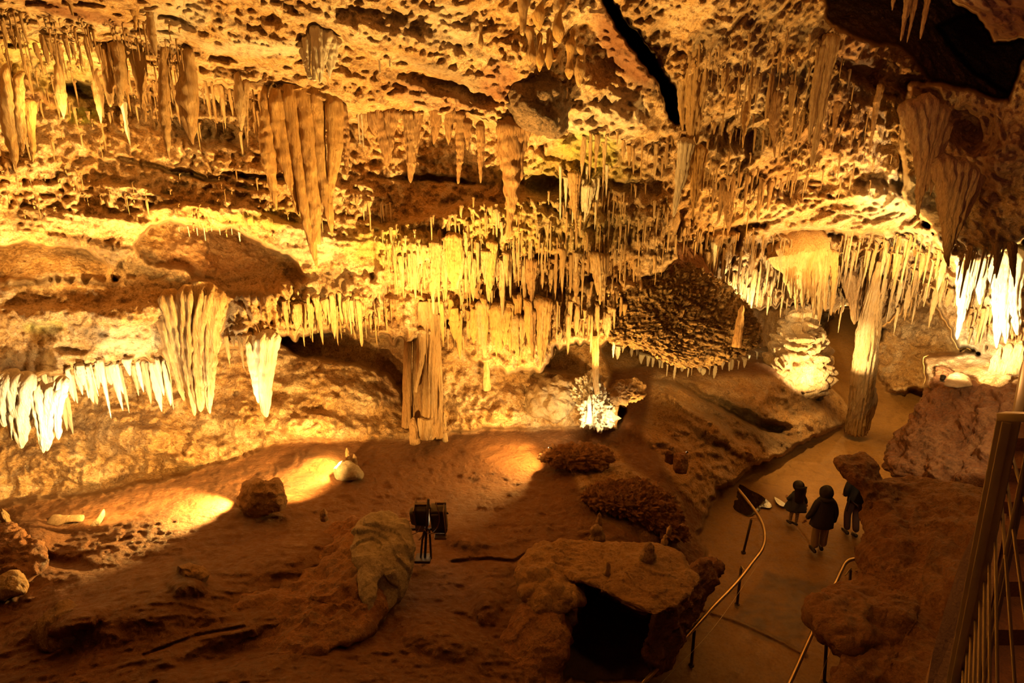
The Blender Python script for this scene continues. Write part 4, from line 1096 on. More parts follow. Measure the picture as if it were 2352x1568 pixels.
rock('boulder', [(828, 1205, 3.0), (870, 1186, 3.0), (905, 1190, 3.0), (925, 1215, 2.95), (931, 1290, 2.75), (928, 1350, 2.55), (905, 1395, 2.4), (862, 1444, 2.3), (846, 1400, 2.6), (826, 1330, 2.8), (812, 1262, 2.95)], 'upright grey limestone block with a creased face at the end of the mud-coated boulder', 'boulder', M_grey, Tf=.22, Tb=.9, amp=.16, style='facet', nt=170, ns=50, z=True, pw=.8, fs=1.3)
rock('boulder', [(1285, 1240, 2.352), (1330, 1236, 2.35), (1420, 1250, 2.358), (1540, 1262, 2.365), (1606, 1325, 2.401), (1582, 1368, 2.425), (1545, 1395, 2.44), (1500, 1412, 2.45), (1440, 1388, 2.436), (1380, 1352, 2.416), (1310, 1332, 2.405), (1262, 1300, 2.386), (1255, 1262, 2.365)],
     'flat striated slab jutting over the black pit beside the walkway', 'boulder', M_boul, Tf=.22, Tb=.45, amp=.10, style='mud', nt=220, ns=60, z=True)
rock('boulder', [(1190, 1310, 2.292), (1215, 1270, 2.331), (1260, 1250, 2.35), (1300, 1300, 2.302), (1318, 1350, 2.253), (1336, 1382, 2.222), (1300, 1400, 2.205), (1240, 1405, 2.2), (1200, 1370, 2.234)],
     'rounded mud-draped shoulder at the left end of the striated slab', 'boulder', M_boul, Tf=.35, Tb=.8, amp=.09, style='lump', nt=150, ns=40, z=True)
rock('boulder', [(1165, 1440, 2.08), (1200, 1390, 2.2), (1280, 1400, 2.176), (1300, 1440, 2.08), (1290, 1500, 1.936), (1260, 1560, 1.792), (1220, 1640, 1.6), (1080, 1640, 1.6), (1120, 1520, 1.888)],
     'red-brown rock flank falling away below the rounded shoulder', 'boulder', M_boulr, Tf=.3, Tb=.9, amp=.12, style='rough', nt=150, ns=40, z=True)
rock('boulder', [(1560, 1330, 1.9), (1610, 1290, 1.9), (1650, 1300, 1.6), (1632, 1345, 1.5), (1600, 1392, 1.3), (1576, 1450, 1.2), (1555, 1500, 1.0), (1500, 1560, .8), (1480, 1500, 1.3), (1505, 1430, 1.8)], 'black jagged rock under the right end of the striated slab', 'boulder', M_boulr, Tf=.25, Tb=.6, amp=.16, style='rough', nt=130, ns=36, fs=1.3, z=True)
rock('boulder', [(766, 1078, 2.01), (780, 1062, 2.122), (800, 1058, 2.15), (825, 1070, 2.066), (834, 1090, 1.927), (825, 1101, 1.85), (775, 1100, 1.857)], 'pale grey round boulder in front of the golden pool of light', 'boulder', M_grey, Tf=.22, Tb=.3, amp=.05, nt=90, ns=26, z=True)
rock('boulder', [(548, 1150, 2.401), (562, 1112, 2.656), (590, 1102, 2.723), (612, 1110, 2.67), (640, 1098, 2.75), (656, 1130, 2.535), (650, 1165, 2.301), (610, 1180, 2.2), (565, 1178, 2.213)], 'peaked brown boulder with a lit white crest on the mud floor', 'boulder', M_boul, Tf=.32, Tb=.3, amp=.09, style='rough', nt=110, ns=30, fs=1.6, z=True)
rock('boulder', [(405, 1320, 2.863), (408, 1298, 2.984), (440, 1295, 3.0), (470, 1305, 2.945), (478, 1330, 2.808), (455, 1360, 2.644), (425, 1368, 2.6), (408, 1345, 2.726)], 'cracked square block sunk in the mud slope', 'boulder', M_boul, Tf=.22, Tb=.35, amp=.08, style='facet', nt=90, ns=26, fs=1.8, z=True)
rock('boulder', [(62, 1450, 2.804), (80, 1420, 2.883), (130, 1395, 2.948), (140, 1375, 3.0), (180, 1410, 2.909), (190, 1455, 2.791), (160, 1480, 2.726), (90, 1490, 2.7)], 'angular block half buried at the lower left', 'boulder', M_boul, Tf=.22, Tb=.4, amp=.10, style='facet', nt=110, ns=30, fs=1.5, z=True)
rock('boulder', [(-60, 1250, 2.766), (0, 1215, 2.85), (45, 1225, 2.826), (75, 1240, 2.79), (98, 1262, 2.737), (90, 1300, 2.646), (40, 1330, 2.574), (-60, 1340, 2.55)], 'rough brown rock pile at the left edge under two small stalagmites', 'boulder', M_boulr, Tf=.3, Tb=.4, amp=.12, nt=120, ns=34, fs=1.6, z=True)
rock('boulder', [(-60, 1340, 2.754), (0, 1330, 2.792), (35, 1315, 2.85), (65, 1335, 2.773), (60, 1362, 2.669), (0, 1375, 2.619), (-60, 1380, 2.6)], 'pale rounded boulder in the light at the left edge', 'boulder', M_stal, Tf=.25, Tb=.4, amp=.07, nt=100, ns=28, fs=1.6, z=True)
rock('rock_flake', [(105, 1205, 2.374), (122, 1183, 2.45), (150, 1185, 2.443), (190, 1183, 2.45), (188, 1196, 2.405), (150, 1200, 2.391), (118, 1212, 2.35)], 'flat pale stone flake lying behind the rock pile', 'rock', M_grey, Tf=.06, Tb=.08, amp=.02, nt=60, ns=14, z=True)
rock('rock_flake', [(205, 1208, 2.346), (225, 1188, 2.476), (238, 1169, 2.6), (240, 1182, 2.515), (228, 1205, 2.365), (212, 1215, 2.3)], 'pointed upright stone flake at the far rim of the lit mud', 'rock', M_grey, Tf=.05, Tb=.07, amp=.015, nt=60, ns=14, z=True)
rock('boulder', [(1228, 1052, 1.992), (1262, 1020, 2.227), (1310, 1010, 2.3), (1380, 1022, 2.212), (1415, 1048, 2.021), (1400, 1075, 1.823), (1340, 1085, 1.75), (1270, 1080, 1.787)], 'dark crusted mound shielding a floor lamp in the middle', 'boulder', M_boulr, Tf=.35, Tb=.5, amp=.12, style='pop', nt=140, ns=38, z=True)
rock('boulder', [(1330, 1130, 1.905), (1400, 1095, 2.119), (1480, 1090, 2.15), (1540, 1120, 1.966), (1575, 1180, 1.598), (1590, 1240, 1.231), (1540, 1245, 1.2), (1440, 1200, 1.476), (1350, 1165, 1.69)], 'dark gravel-studded hump above the walkway edge', 'boulder', M_boulr, Tf=.35, Tb=.8, amp=.13, style='pop', nt=170, ns=46, fs=1.3, z=True)
rock('boulder', [(1527, 1060, 1.832), (1526, 1040, 2.105), (1534, 1033, 2.2), (1546, 1042, 2.077), (1544, 1066, 1.75)], 'small dark upright stone, left of the pair hiding a floor lamp', 'boulder', M_boulr, Tf=.08, Tb=.08, amp=.03, nt=50, ns=16, fs=3, z=True)
rock('boulder', [(1548, 1060, 1.922), (1548, 1043, 2.073), (1572, 1040, 2.1), (1580, 1052, 1.993), (1574, 1085, 1.7), (1552, 1084, 1.709)], 'squat dark stone, right of the pair hiding a floor lamp', 'boulder', M_boulr, Tf=.14, Tb=.14, amp=.04, nt=60, ns=18, fs=3, z=True)
rock('boulder', [(1300, 890, 13.7), (1330, 862, 13.8), (1372, 850, 13.8), (1398, 880, 13.6), (1412, 930, 13.2), (1416, 975, 12.9), (1380, 988, 12.8), (1340, 975, 12.9), (1320, 935, 13.2)], 'brilliantly lit yellow crusted spur at the foot of the middle wall', 'boulder', M_stalw, Tf=.35, Tb=.7, amp=.17, style='pop', nt=160, ns=44, fs=1.2)
rock('boulder', [(1210, 905, 13.8), (1240, 880, 14), (1290, 870, 14), (1320, 890, 13.9), (1310, 930, 13.6), (1280, 960, 13.4), (1230, 950, 13.5)], 'grey crusted knob left of the brilliant yellow spur', 'boulder', M_grey, Tf=.35, Tb=.6, amp=.10, style='lump', nt=120, ns=34)
rock('boulder', [(1400, 900, 13.5), (1420, 880, 13.7), (1455, 872, 13.8), (1480, 888, 13.6), (1476, 912, 13.3), (1440, 926, 13.1), (1405, 922, 13.2)], 'tan angular block right of the brilliant yellow spur', 'boulder', M_boul, Tf=.2, Tb=.5, amp=.12, style='rough', nt=90, ns=26, fs=1.8)
# rocks on the far side of the walkway
rock('boulder', [(2155, 846, 12.6), (2125, 890, 12.2), (2085, 925, 12.0), (2060, 960, 11.8), (2040, 1000, 11.5), (2028, 1040, 11.2), (2026, 1078, 10.9), (2045, 1096, 10.6), (2095, 1112, 10.2), (2140, 1135, 9.7), (2190, 1165, 9.2), (2240, 1195, 8.6), (2300, 1190, 8.2), (2440, 1100, 7.8), (2480, 960, 8.6), (2440, 880, 9.6), (2352, 872, 10.3), (2260, 880, 11.2), (2200, 852, 12)],
     'huge dark red boulder with drooping underside right of the leaning column', 'boulder', M_boulr, Tf=.75, Tb=1.6, amp=.28, style='layer', nt=300, ns=90, ctr=(2200, 1010, 10.6))
rock('boulder', [(2170, 885, 11.3), (2178, 862, 11.6), (2200, 855, 11.7), (2225, 866, 11.5), (2234, 885, 11.2), (2200, 892, 11.1)], 'smooth rounded grey boulder on top of the huge dark red one', 'boulder', M_grey, Tf=.2, Tb=.2, amp=.03, nt=70, ns=20)
rock('boulder', [(1990, 1330, 7.6), (1998, 1300, 7.8), (1990, 1270, 8.0), (2004, 1235, 8.3), (1996, 1190, 8.6), (2015, 1130, 9.0), (2060, 1105, 9.3), (2150, 1112, 9.0), (2260, 1140, 8.2), (2420, 1200, 6.8), (2500, 1400, 5.2), (2420, 1700, 4.0), (2100, 1760, 4.2), (1960, 1740, 4.6), (1900, 1620, 5.2), (1945, 1530, 5.7), (1948, 1505, 5.9), (1892, 1462, 6.3), (1866, 1425, 6.6), (1875, 1392, 6.9), (1925, 1360, 7.2)],
     'big rust-brown rock outcrop between the walkway and the viewing stair', 'boulder', M_boulr, Tf=.35, Tb=1.3, amp=.24, style='layer', nt=320, ns=90, ctr=(2120, 1380, 6.6), seed=2)
rock('boulder', [(1917, 1060, 9.3), (1930, 1046, 9.45), (1955, 1048, 9.45), (1985, 1040, 9.5), (2010, 1072, 9.3), (2024, 1105, 9.1), (2060, 1115, 9.0), (2060, 1180, 8.6), (2010, 1190, 8.5), (1990, 1160, 8.7), (1975, 1125, 8.9), (1936, 1096, 9.1)],
     'beak-like rock leaning out over the third visitor', 'boulder', M_boulr, Tf=.3, Tb=.5, amp=.08, style='rough', nt=140, ns=40, fs=1.4)
rock('boulder', [(1866, 1415, 6.35), (1885, 1375, 6.65), (1935, 1352, 6.85), (1985, 1370, 6.7), (2020, 1420, 6.3), (2015, 1480, 5.9), (1960, 1505, 5.75), (1900, 1468, 6.0)],
     'snout-shaped rounded overhang at the near end of the rust-brown outcrop', 'boulder', M_boulr, Tf=.3, Tb=.6, amp=.10, style='lump', nt=150, ns=44, fs=.8)

# ------------------------------------------------------------------ stalagmites
for px, py, top, w, mat, lb in [
    (1372, 1232, 1205, 28, M_boul, 'dome-shaped stalagmite below the gravel-studded hump'), (1375, 1206, 1178, 14, M_boul, 'little round stalagmite behind the dome-shaped one'), (1487, 1292, 1246, 34, M_boul, 'blunt brown stalagmite standing on the striated slab'),
    (1394, 1318, 1290, 16, M_stal, 'small pale stalagmite on the left part of the striated slab'), (1526, 1250, 1228, 15, M_stal, 'small knobbly pale stalagmite behind the blunt brown one'), (1537, 1222, 1207, 11, M_stal, 'tiny pale stalagmite farthest back above the striated slab'),
    (745, 1187, 1167, 17, M_boul, 'tiny dark cone stalagmite alone on the mud floor'), (4, 1200, 1168, 13, M_stal, 'small pale stalagmite cut by the left edge'), (20, 1222, 1168, 19, M_stal, 'small knobbed pale stalagmite near the left edge'),
    (1021, 1008, 950, 14, M_stal, 'slim gold stalagmite right of the fluted column'), (952, 1012, 958, 22, M_stalb, 'dark knobbly stalagmite at the foot of the dark column shaft'), (1118, 890, 818, 16, M_stal, 'thin stalagmite leaning on the middle wall'),
    (1352, 965, 905, 12, M_stalw, 'white stalagmite on the brilliant yellow spur'), (800, 1064, 1028, 10, M_boul, 'thin dark stump rising behind the pale grey round boulder'), (815, 1075, 1042, 13, M_boul, 'dark stump right of the thin one behind the pale grey boulder'),
    (2285, 846, 796, 20, M_stalb, 'brown finger stalagmite on the right ledge, leftmost of three'), (2306, 850, 788, 26, M_stalb, 'brown finger stalagmite on the right ledge, middle of three'), (2332, 850, 782, 26, M_stalb, 'brown finger stalagmite on the right ledge, rightmost of three'),
    (1694, 790, 700, 20, M_stalb, 'dark spire stalagmite on the right end of the popcorn-crusted shelf')]:
    Yv = Ynear(px, py, 3)
    fix = {1487: Yz(1292, 2.5), 1394: Yz(1318, 2.5), 2285: 11.4, 2306: 11.3, 2332: 11.1, 952: 12.7, 1352: 12.7, 1694: 13.6, 800: Yz(1064, 1.9), 815: Yz(1075, 1.9), 1526: Yz(1250, 2.2), 1537: Yz(1222, 2.1), 1372: Yz(1232, 1.9), 1375: Yz(1206, 1.9), 4: Yz(1200, 2.75), 20: Yz(1222, 2.7), 745: Yz(1187, 2.2), 1118: 13.2}
    lump_stack(px, py, top, w, fix.get(px, Yv), lb, mat, seed=px)

# ------------------------------------------------------------------ rows of stalactites
fringe([(170, 850), (240, 838), (330, 832), (400, 832)], 20, (40, 110), (14, 24), 'white glaring stalactite in the row under the lit left shelf', 'stalactites under the lit left shelf', M_stalw, seed=1, out=.06, jit=10)
fringe([(60, 880), (120, 866), (180, 855), (240, 845)], 14, (60, 130), (16, 30), 'overexposed white stalactite in the thick clump left under the lit shelf', 'clump under the left shelf', M_stalw, seed=2, out=.12, jit=14)
fringe([(300, 835), (345, 834), (390, 834)], 5, (90, 120), (18, 26), 'long white stalactite group just left of the massive drapery', 'long ones left of the massive drapery', M_stalw, seed=3, kinds=('carrot', 'cone'), out=.1)
fringe([(505, 770), (560, 775), (640, 770)], 10, (30, 80), (10, 18), 'gold stalactite between the massive drapery and the swollen one', 'row between the two left draperies', M_stal, seed=4)
fringe([(645, 700), (700, 690), (760, 685), (830, 690)], 20, (50, 100), (10, 22), 'pointed stalactite in the row above the dim recess', 'row above the dim recess', M_stal, seed=5, out=.08, jit=12)
fringe([(870, 560), (940, 600), (1000, 560), (1080, 540)], 14, (50, 120), (8, 16), 'slender stalactite on the upper tier left of the centre curtain', 'upper tier left of centre', M_stal, seed=6, jit=26)
fringe([(990, 590), (1060, 575), (1130, 580), (1200, 585)], 20, (60, 130), (10, 22), 'long golden stalactite of the dense centre curtain', 'dense centre curtain', M_stal, seed=7, out=.1, jit=24)
fringe([(1200, 600), (1260, 595), (1340, 600), (1400, 610)], 12, (60, 120), (10, 20), 'grey-gold stalactite right of the dense centre curtain', 'right of centre curtain', M_stal, seed=8, out=.1, jit=26)
fringe([(1010, 700), (1080, 710), (1150, 700), (1260, 705)], 18, (60, 130), (14, 28), 'broad wet golden stalactite of the lower centre tier', 'lower centre tier', M_stalo, seed=9, kinds=('cone', 'carrot'), out=.12, jit=20)
fringe([(1270, 700), (1340, 720), (1400, 720), (1440, 690)], 14, (40, 100), (10, 18), 'ragged stalactite above the black gap left of the popcorn shelf', 'above the black gap', M_stal, seed=10, out=.08, jit=20)
fringe([(1400, 788), (1460, 802), (1530, 836), (1600, 846), (1690, 830), (1745, 806)], 26, (14, 36), (7, 13), 'short tooth-like stalactite along the lip of the popcorn-crusted shelf', 'teeth under the popcorn shelf', M_stalw, seed=11, out=.35)
fringe([(1570, 560), (1640, 600), (1700, 620), (1790, 600)], 18, (40, 100), (8, 16), 'yellow stalactite in the sloping row left of the golden drapery', 'sloping row left of golden drapery', M_stal, seed=12, jit=20)
fringe([(1920, 590), (2000, 570), (2080, 560), (2180, 600)], 20, (50, 130), (9, 18), 'stalactite of the bright tier right of the golden drapery', 'bright tier on the right', M_stal, seed=13, out=.1, jit=24)
fringe([(2030, 660), (2100, 640), (2190, 650)], 10, (40, 90), (10, 18), 'lower stalactite above the lit slope beyond the leaning column', 'above the lit slope', M_stal, seed=14, out=.1, jit=20)
fringe([(1650, 160), (1720, 170), (1820, 190), (1850, 260)], 14, (40, 110), (8, 16), 'thin stalactite scattered over the right roof', 'scattered on the right roof', M_stal, seed=15)
fringe([(1330, 310), (1400, 320), (1480, 330), (1540, 350)], 14, (30, 110), (7, 14), 'stalactite under the pale patch left of the blade-like drapery', 'under the pale patch', M_stal, seed=16, jit=22)
fringe([(0, 60), (80, 90), (160, 100), (260, 110)], 18, (40, 90), (8, 16), 'yellow-white stalactite of the upper row at the top left', 'upper row at the top left', M_stal, seed=17, jit=18)
fringe([(90, 200), (180, 250), (300, 260)], 8, (30, 60), (8, 12), 'small stalactite of the second row over the dark slot', 'second row top left', M_stal, seed=18)
fringe([(460, 190), (500, 200), (600, 215)], 10, (40, 100), (9, 16), 'stalactite in the row right of the fat carrot-shaped one', 'row right of the carrot-shaped one', M_stal, seed=19)
fringe([(1280, 400), (1330, 400), (1400, 400)], 8, (60, 120), (9, 18), 'pale hanging blade beside the arched dark niche', 'blades beside the niche', M_stalw, seed=20, jit=20)
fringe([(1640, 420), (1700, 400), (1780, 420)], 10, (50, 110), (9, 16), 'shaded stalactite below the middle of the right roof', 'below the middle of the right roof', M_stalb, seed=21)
fringe([(400, 520), (480, 525), (560, 530)], 8, (12, 30), (4, 7), 'short white straw on the rim of the brown hollow', 'straws on the rim of the brown hollow', M_stalw, seed=22, kinds=('straw',))
straws('stalactite_straws', [([(820, 470), (1060, 440), (1540, 420), (1560, 600), (1200, 600), (900, 640)], 520, (20, 70), (3, 6)), ([(940, 600), (1480, 600), (1480, 760), (1000, 780)], 300, (20, 60), (3, 7))], 'countless thin straws over the tiers of the centre wall', seed=1)
straws('stalactite_straws', [([(1560, 520), (2120, 540), (2180, 650), (2050, 720), (1900, 700), (1700, 680), (1590, 600)], 420, (20, 70), (3, 6)), ([(1600, 60), (1900, 60), (2080, 300), (2050, 420), (1650, 500), (1560, 320)], 300, (20, 70), (3, 6)), ([(2200, 570), (2352, 560), (2352, 760), (2220, 760)], 120, (30, 90), (4, 9))], 'countless thin straws and ribs over the right roof and tiers', seed=2)
straws('stalactite_straws', [([(0, 20), (420, 60), (420, 180), (600, 230), (600, 330), (300, 300), (0, 380)], 330, (20, 80), (3, 7)), ([(0, 380), (500, 380), (820, 450), (800, 560), (300, 500), (0, 480)], 120, (12, 40), (2, 5)), ([(640, 680), (900, 680), (900, 760), (640, 740)], 120, (20, 60), (3, 7))], 'countless thin straws over the left roof and upper wall', seed=3)

# ------------------------------------------------------------------ people
def skin_mesh(verts, edges, radii, root=0, sub=2):
    me = bpy.data.meshes.new('tmp'); bm = bmesh.new()
    sl = bm.verts.layers.skin.verify()
    vs = []
    for i, v in enumerate(verts):
        b = bm.verts.new(v); b[sl].radius = radii[i] if isinstance(radii[i], tuple) else (radii[i], radii[i]); b[sl].use_root = (i == root); vs.append(b)
    for a, b in edges: bm.edges.new((vs[a], vs[b]))
    bm.to_mesh(me); bm.free()
    o = bpy.data.objects.new('tmp', me); C.objects.link(o)
    m = o.modifiers.new('s', 'SKIN'); m.use_smooth_shade = True; m.branch_smoothing = .3
    s2 = o.modifiers.new('d', 'SUBSURF'); s2.levels = sub; s2.render_levels = sub
    dg = bpy.context.evaluated_depsgraph_get(); dg.update()
    ev = o.evaluated_get(dg); r = bpy.data.meshes.new_from_object(ev)
    V = np.array([tuple(v.co) for v in r.vertices]); Q = []
    for p in r.polygons:
        ix = list(p.vertices)
        Q.append(ix if len(ix) == 4 else [ix[0], ix[1], ix[2], ix[2]])
    bpy.data.objects.remove(o); bpy.data.meshes.remove(me); bpy.data.meshes.remove(r)
    return V, np.array(Q)


def chain(pts):
    return [(i, i + 1) for i in range(len(pts) - 1)]


def ellip(acc, c, r, n=14, seg=18, peak=0.0, tilt=0.0):
    t = np.linspace(0, math.pi, n)
    path = np.stack([np.full(n, c[0]), c[1] + tilt * np.cos(t) * r[2], c[2] + np.cos(t) * r[2]], -1)
    path[:, 1] += peak * np.cos(t) ** 3
    acc.tube(path, np.maximum(np.sin(t), .02) * r[0], seg, r[1] / r[0], amp=.06, nf=9)


def hand(acc, p, d, s=1.0, side=1, curl=.4):
    """palm, four fingers of unequal length and a thumb"""
    p = np.array(p, float); d = np.array(d, float); d /= np.linalg.norm(d)
    a = np.cross(d, [0, 1, 0.01]); a /= np.linalg.norm(a); b = np.cross(a, d)
    acc.tube(np.array([p - d * .02 * s, p + d * .03 * s, p + d * .075 * s, p + d * .085 * s]), np.array([.022, .034, .036, .02]) * s, 10, .45)
    for k, L in enumerate((.062, .072, .068, .05)):
        o = p + d * .078 * s + a * (k - 1.5) * .018 * s
        acc.tube(np.array([o, o + d * L * .45 * s, o + d * L * .8 * s + b * curl * .02 * s, o + d * L * s + b * curl * .045 * s]), np.array([.0095, .0088, .0078, .005]) * s, 7)
    o = p + d * .03 * s + a * side * .03 * s
    acc.tube(np.array([o, o + (d * .025 + a * side * .025) * s, o + (d * .052 + a * side * .03 + b * .01) * s]), np.array([.012, .0105, .006]) * s, 7)


def head(acc, c, s=1.0):
    ellip(acc, c, (.078 * s, .095 * s, .115 * s))
    acc.tube(np.array([[c[0], c[1] + .085 * s, c[2] + .02 * s], [c[0], c[1] + .112 * s, c[2] - .02 * s], [c[0], c[1] + .09 * s, c[2] - .035 * s]]), np.array([.008, .015, .012]) * s, 8)
    for sx in (-1, 1):
        acc.tube(np.array([[c[0] + sx * .078 * s, c[1], c[2] + .03 * s], [c[0] + sx * .09 * s, c[1] - .01, c[2]], [c[0] + sx * .078 * s, c[1], c[2] - .035 * s]]), np.array([.008, .014, .008]) * s, 8)
        acc.tube(np.array([[c[0] + sx * .03 * s, c[1] + .084 * s, c[2] + .012 * s], [c[0] + sx * .03 * s, c[1] + .096 * s, c[2] + .012 * s]]), np.array([.012, .008]) * s, 8)
    acc.tube(np.array([[c[0] - .025 * s, c[1] + .085 * s, c[2] - .058 * s], [c[0], c[1] + .098 * s, c[2] - .06 * s], [c[0] + .025 * s, c[1] + .085 * s, c[2] - .058 * s]]), np.array([.004, .008, .004]) * s, 7)


M_skin = plain('skin', (0.55, 0.30, 0.20), .55)
M_navy = plain('navy_coat_cloth', (0.028, 0.024, 0.04), .85, nscale=60, bumpd=.004)
M_bluecoat = plain('blue_coat_cloth', (0.045, 0.055, 0.10), .8, nscale=60, bumpd=.004)
M_beige = plain('beige_trouser_cloth', (0.30, 0.20, 0.12), .85, nscale=40, bumpd=.004)
M_maroon = plain('dark_trouser_cloth', (0.07, 0.03, 0.03), .85, nscale=40, bumpd=.004)
M_black = plain('black_cloth', (0.018, 0.014, 0.016), .8, nscale=60, bumpd=.004)
M_hair = plain('dark_hair', (0.02, 0.012, 0.01), .5, nscale=120, bumpd=.004)
M_shoe = plain('dark_leather', (0.03, 0.02, 0.015), .45)


def part(acc, name, mat, root, label=None):
    o = acc.build(name, mat, parent=root)
    if label: o['label'] = label
    return o


def sk(root, name, mat, V, E, R, label=None, r0=0, sub=2, extra=None):
    A = Acc(); v, q = skin_mesh(V, E, R, r0, sub); A.add(v, q)
    if extra: extra(A)
    return part(A, name, mat, root, label)


def shoe(root, p, s=1.0, d=(0, 1, 0), pitch=0.0):
    A = Acc(); p = np.array(p, float); d = np.array(d, float)
    up = np.array([0, 0, 1.0])
    q = [p - d * .07 * s + up * (.05 * s + pitch), p - d * .04 * s + up * (.045 * s + pitch * .8), p + d * .04 * s + up * (.045 * s + pitch * .4), p + d * .13 * s + up * .035 * s, p + d * .19 * s + up * .028 * s]
    A.tube(np.array(q), np.array([.025, .045, .046, .045, .02]) * s, 14, 1.0)
    return part(A, 'shoe', M_shoe, root)


def leg(root_pts):
    return root_pts


# the adult in the middle
def adult():
    fl = P(1867, 1266, Yz(1266, 0.02)); fr = P(1889, 1262, Yz(1262, 0.02)); c = (fl + fr) / 2
    r = empty('person', (c[0], c[1], 0.0)); tag(r, 'adult visitor in a dark hooded coat and beige trousers, holding a child by the hand', 'person')
    l = (fl[0] - c[0], fl[1] - c[1]); g = (fr[0] - c[0], fr[1] - c[1])
    hl = (-.37, .14, .80); hr = (.33, .06, .74)
    V = [(0, 0, .93), (0, .01, 1.12), (0, .03, 1.33), (0, .05, 1.47), (0, .07, 1.56), (0, .09, 1.66),
         (-.10, 0, .88), (l[0] * .9, .03, .50), (l[0], l[1], .10), (.10, 0, .88), (g[0] * .9, .04, .50), (g[0], g[1], .10),
         (-.17, .03, 1.38), (-.27, .02, 1.12), hl, (.17, .03, 1.38), (.28, .0, 1.10), hr]
    E = [(0, 1), (1, 2), (2, 3), (3, 4), (4, 5), (0, 6), (6, 7), (7, 8), (0, 9), (9, 10), (10, 11), (2, 12), (12, 13), (13, 14), (2, 15), (15, 16), (16, 17)]
    R = [.14, .13, .13, .055, .07, .06, .085, .055, .035, .085, .055, .035, .06, .042, .026, .06, .042, .026]

    def ex(A):
        head(A, (0, .10, 1.61)); hand(A, hl, (-.25, .25, -1), 1, 1); hand(A, hr, (.02, .1, -1), 1, -1)
    sk(r, 'body', M_skin, V, E, R, extra=ex)
    V = [(0, 0, .96), (-.11, .0, .86), (l[0] * .98, .03, .48), (l[0], l[1] - .01, .12), (.11, .0, .86), (g[0] * .98, .04, .48), (g[0], g[1] - .01, .12)]
    sk(r, 'trousers', M_beige, V, [(0, 1), (1, 2), (2, 3), (0, 4), (4, 5), (5, 6)], [.12, .10, .10, .10, .10, .10, .10])
    # coat: flared body and sleeves
    A = Acc(); z = np.array([.70, .72, .83, 1.0, 1.15, 1.30, 1.42, 1.49, 1.53]); rr = np.array([.27, .31, .295, .27, .25, .245, .21, .13, .08])
    A.tube(np.stack([z * 0, z * .03, z], -1), rr, 30, .62, amp=.07, nf=4, flute=9, fdep=.03)
    v, q = skin_mesh([(-.13, .03, 1.40), (-.22, .02, 1.34), (-.30, .02, 1.12), (hl[0] + .01, hl[1] - .02, hl[2] + .04)], [(0, 1), (1, 2), (2, 3)], [.09, .088, .078, .06]); A.add(v, q)
    v, q = skin_mesh([(.13, .03, 1.40), (.22, .02, 1.34), (.31, .0, 1.10), (hr[0], hr[1] - .01, hr[2] + .04)], [(0, 1), (1, 2), (2, 3)], [.09, .088, .078, .06]); A.add(v, q)
    part(A, 'coat', M_navy, r)
    A = Acc(); ellip(A, (0, .05, 1.60), (.165, .17, .19), tilt=-.05, peak=.04); ellip(A, (0, -.03, 1.46), (.18, .11, .08)); part(A, 'hood', M_black, r, 'raised dark fur-edged hood')
    shoe(r, (l[0], l[1], 0), 1.1); shoe(r, (g[0], g[1] + .02, 0), 1.1, (.35, .93, 0))
    r.scale = (.84, .95, .93)
    return r


adult()


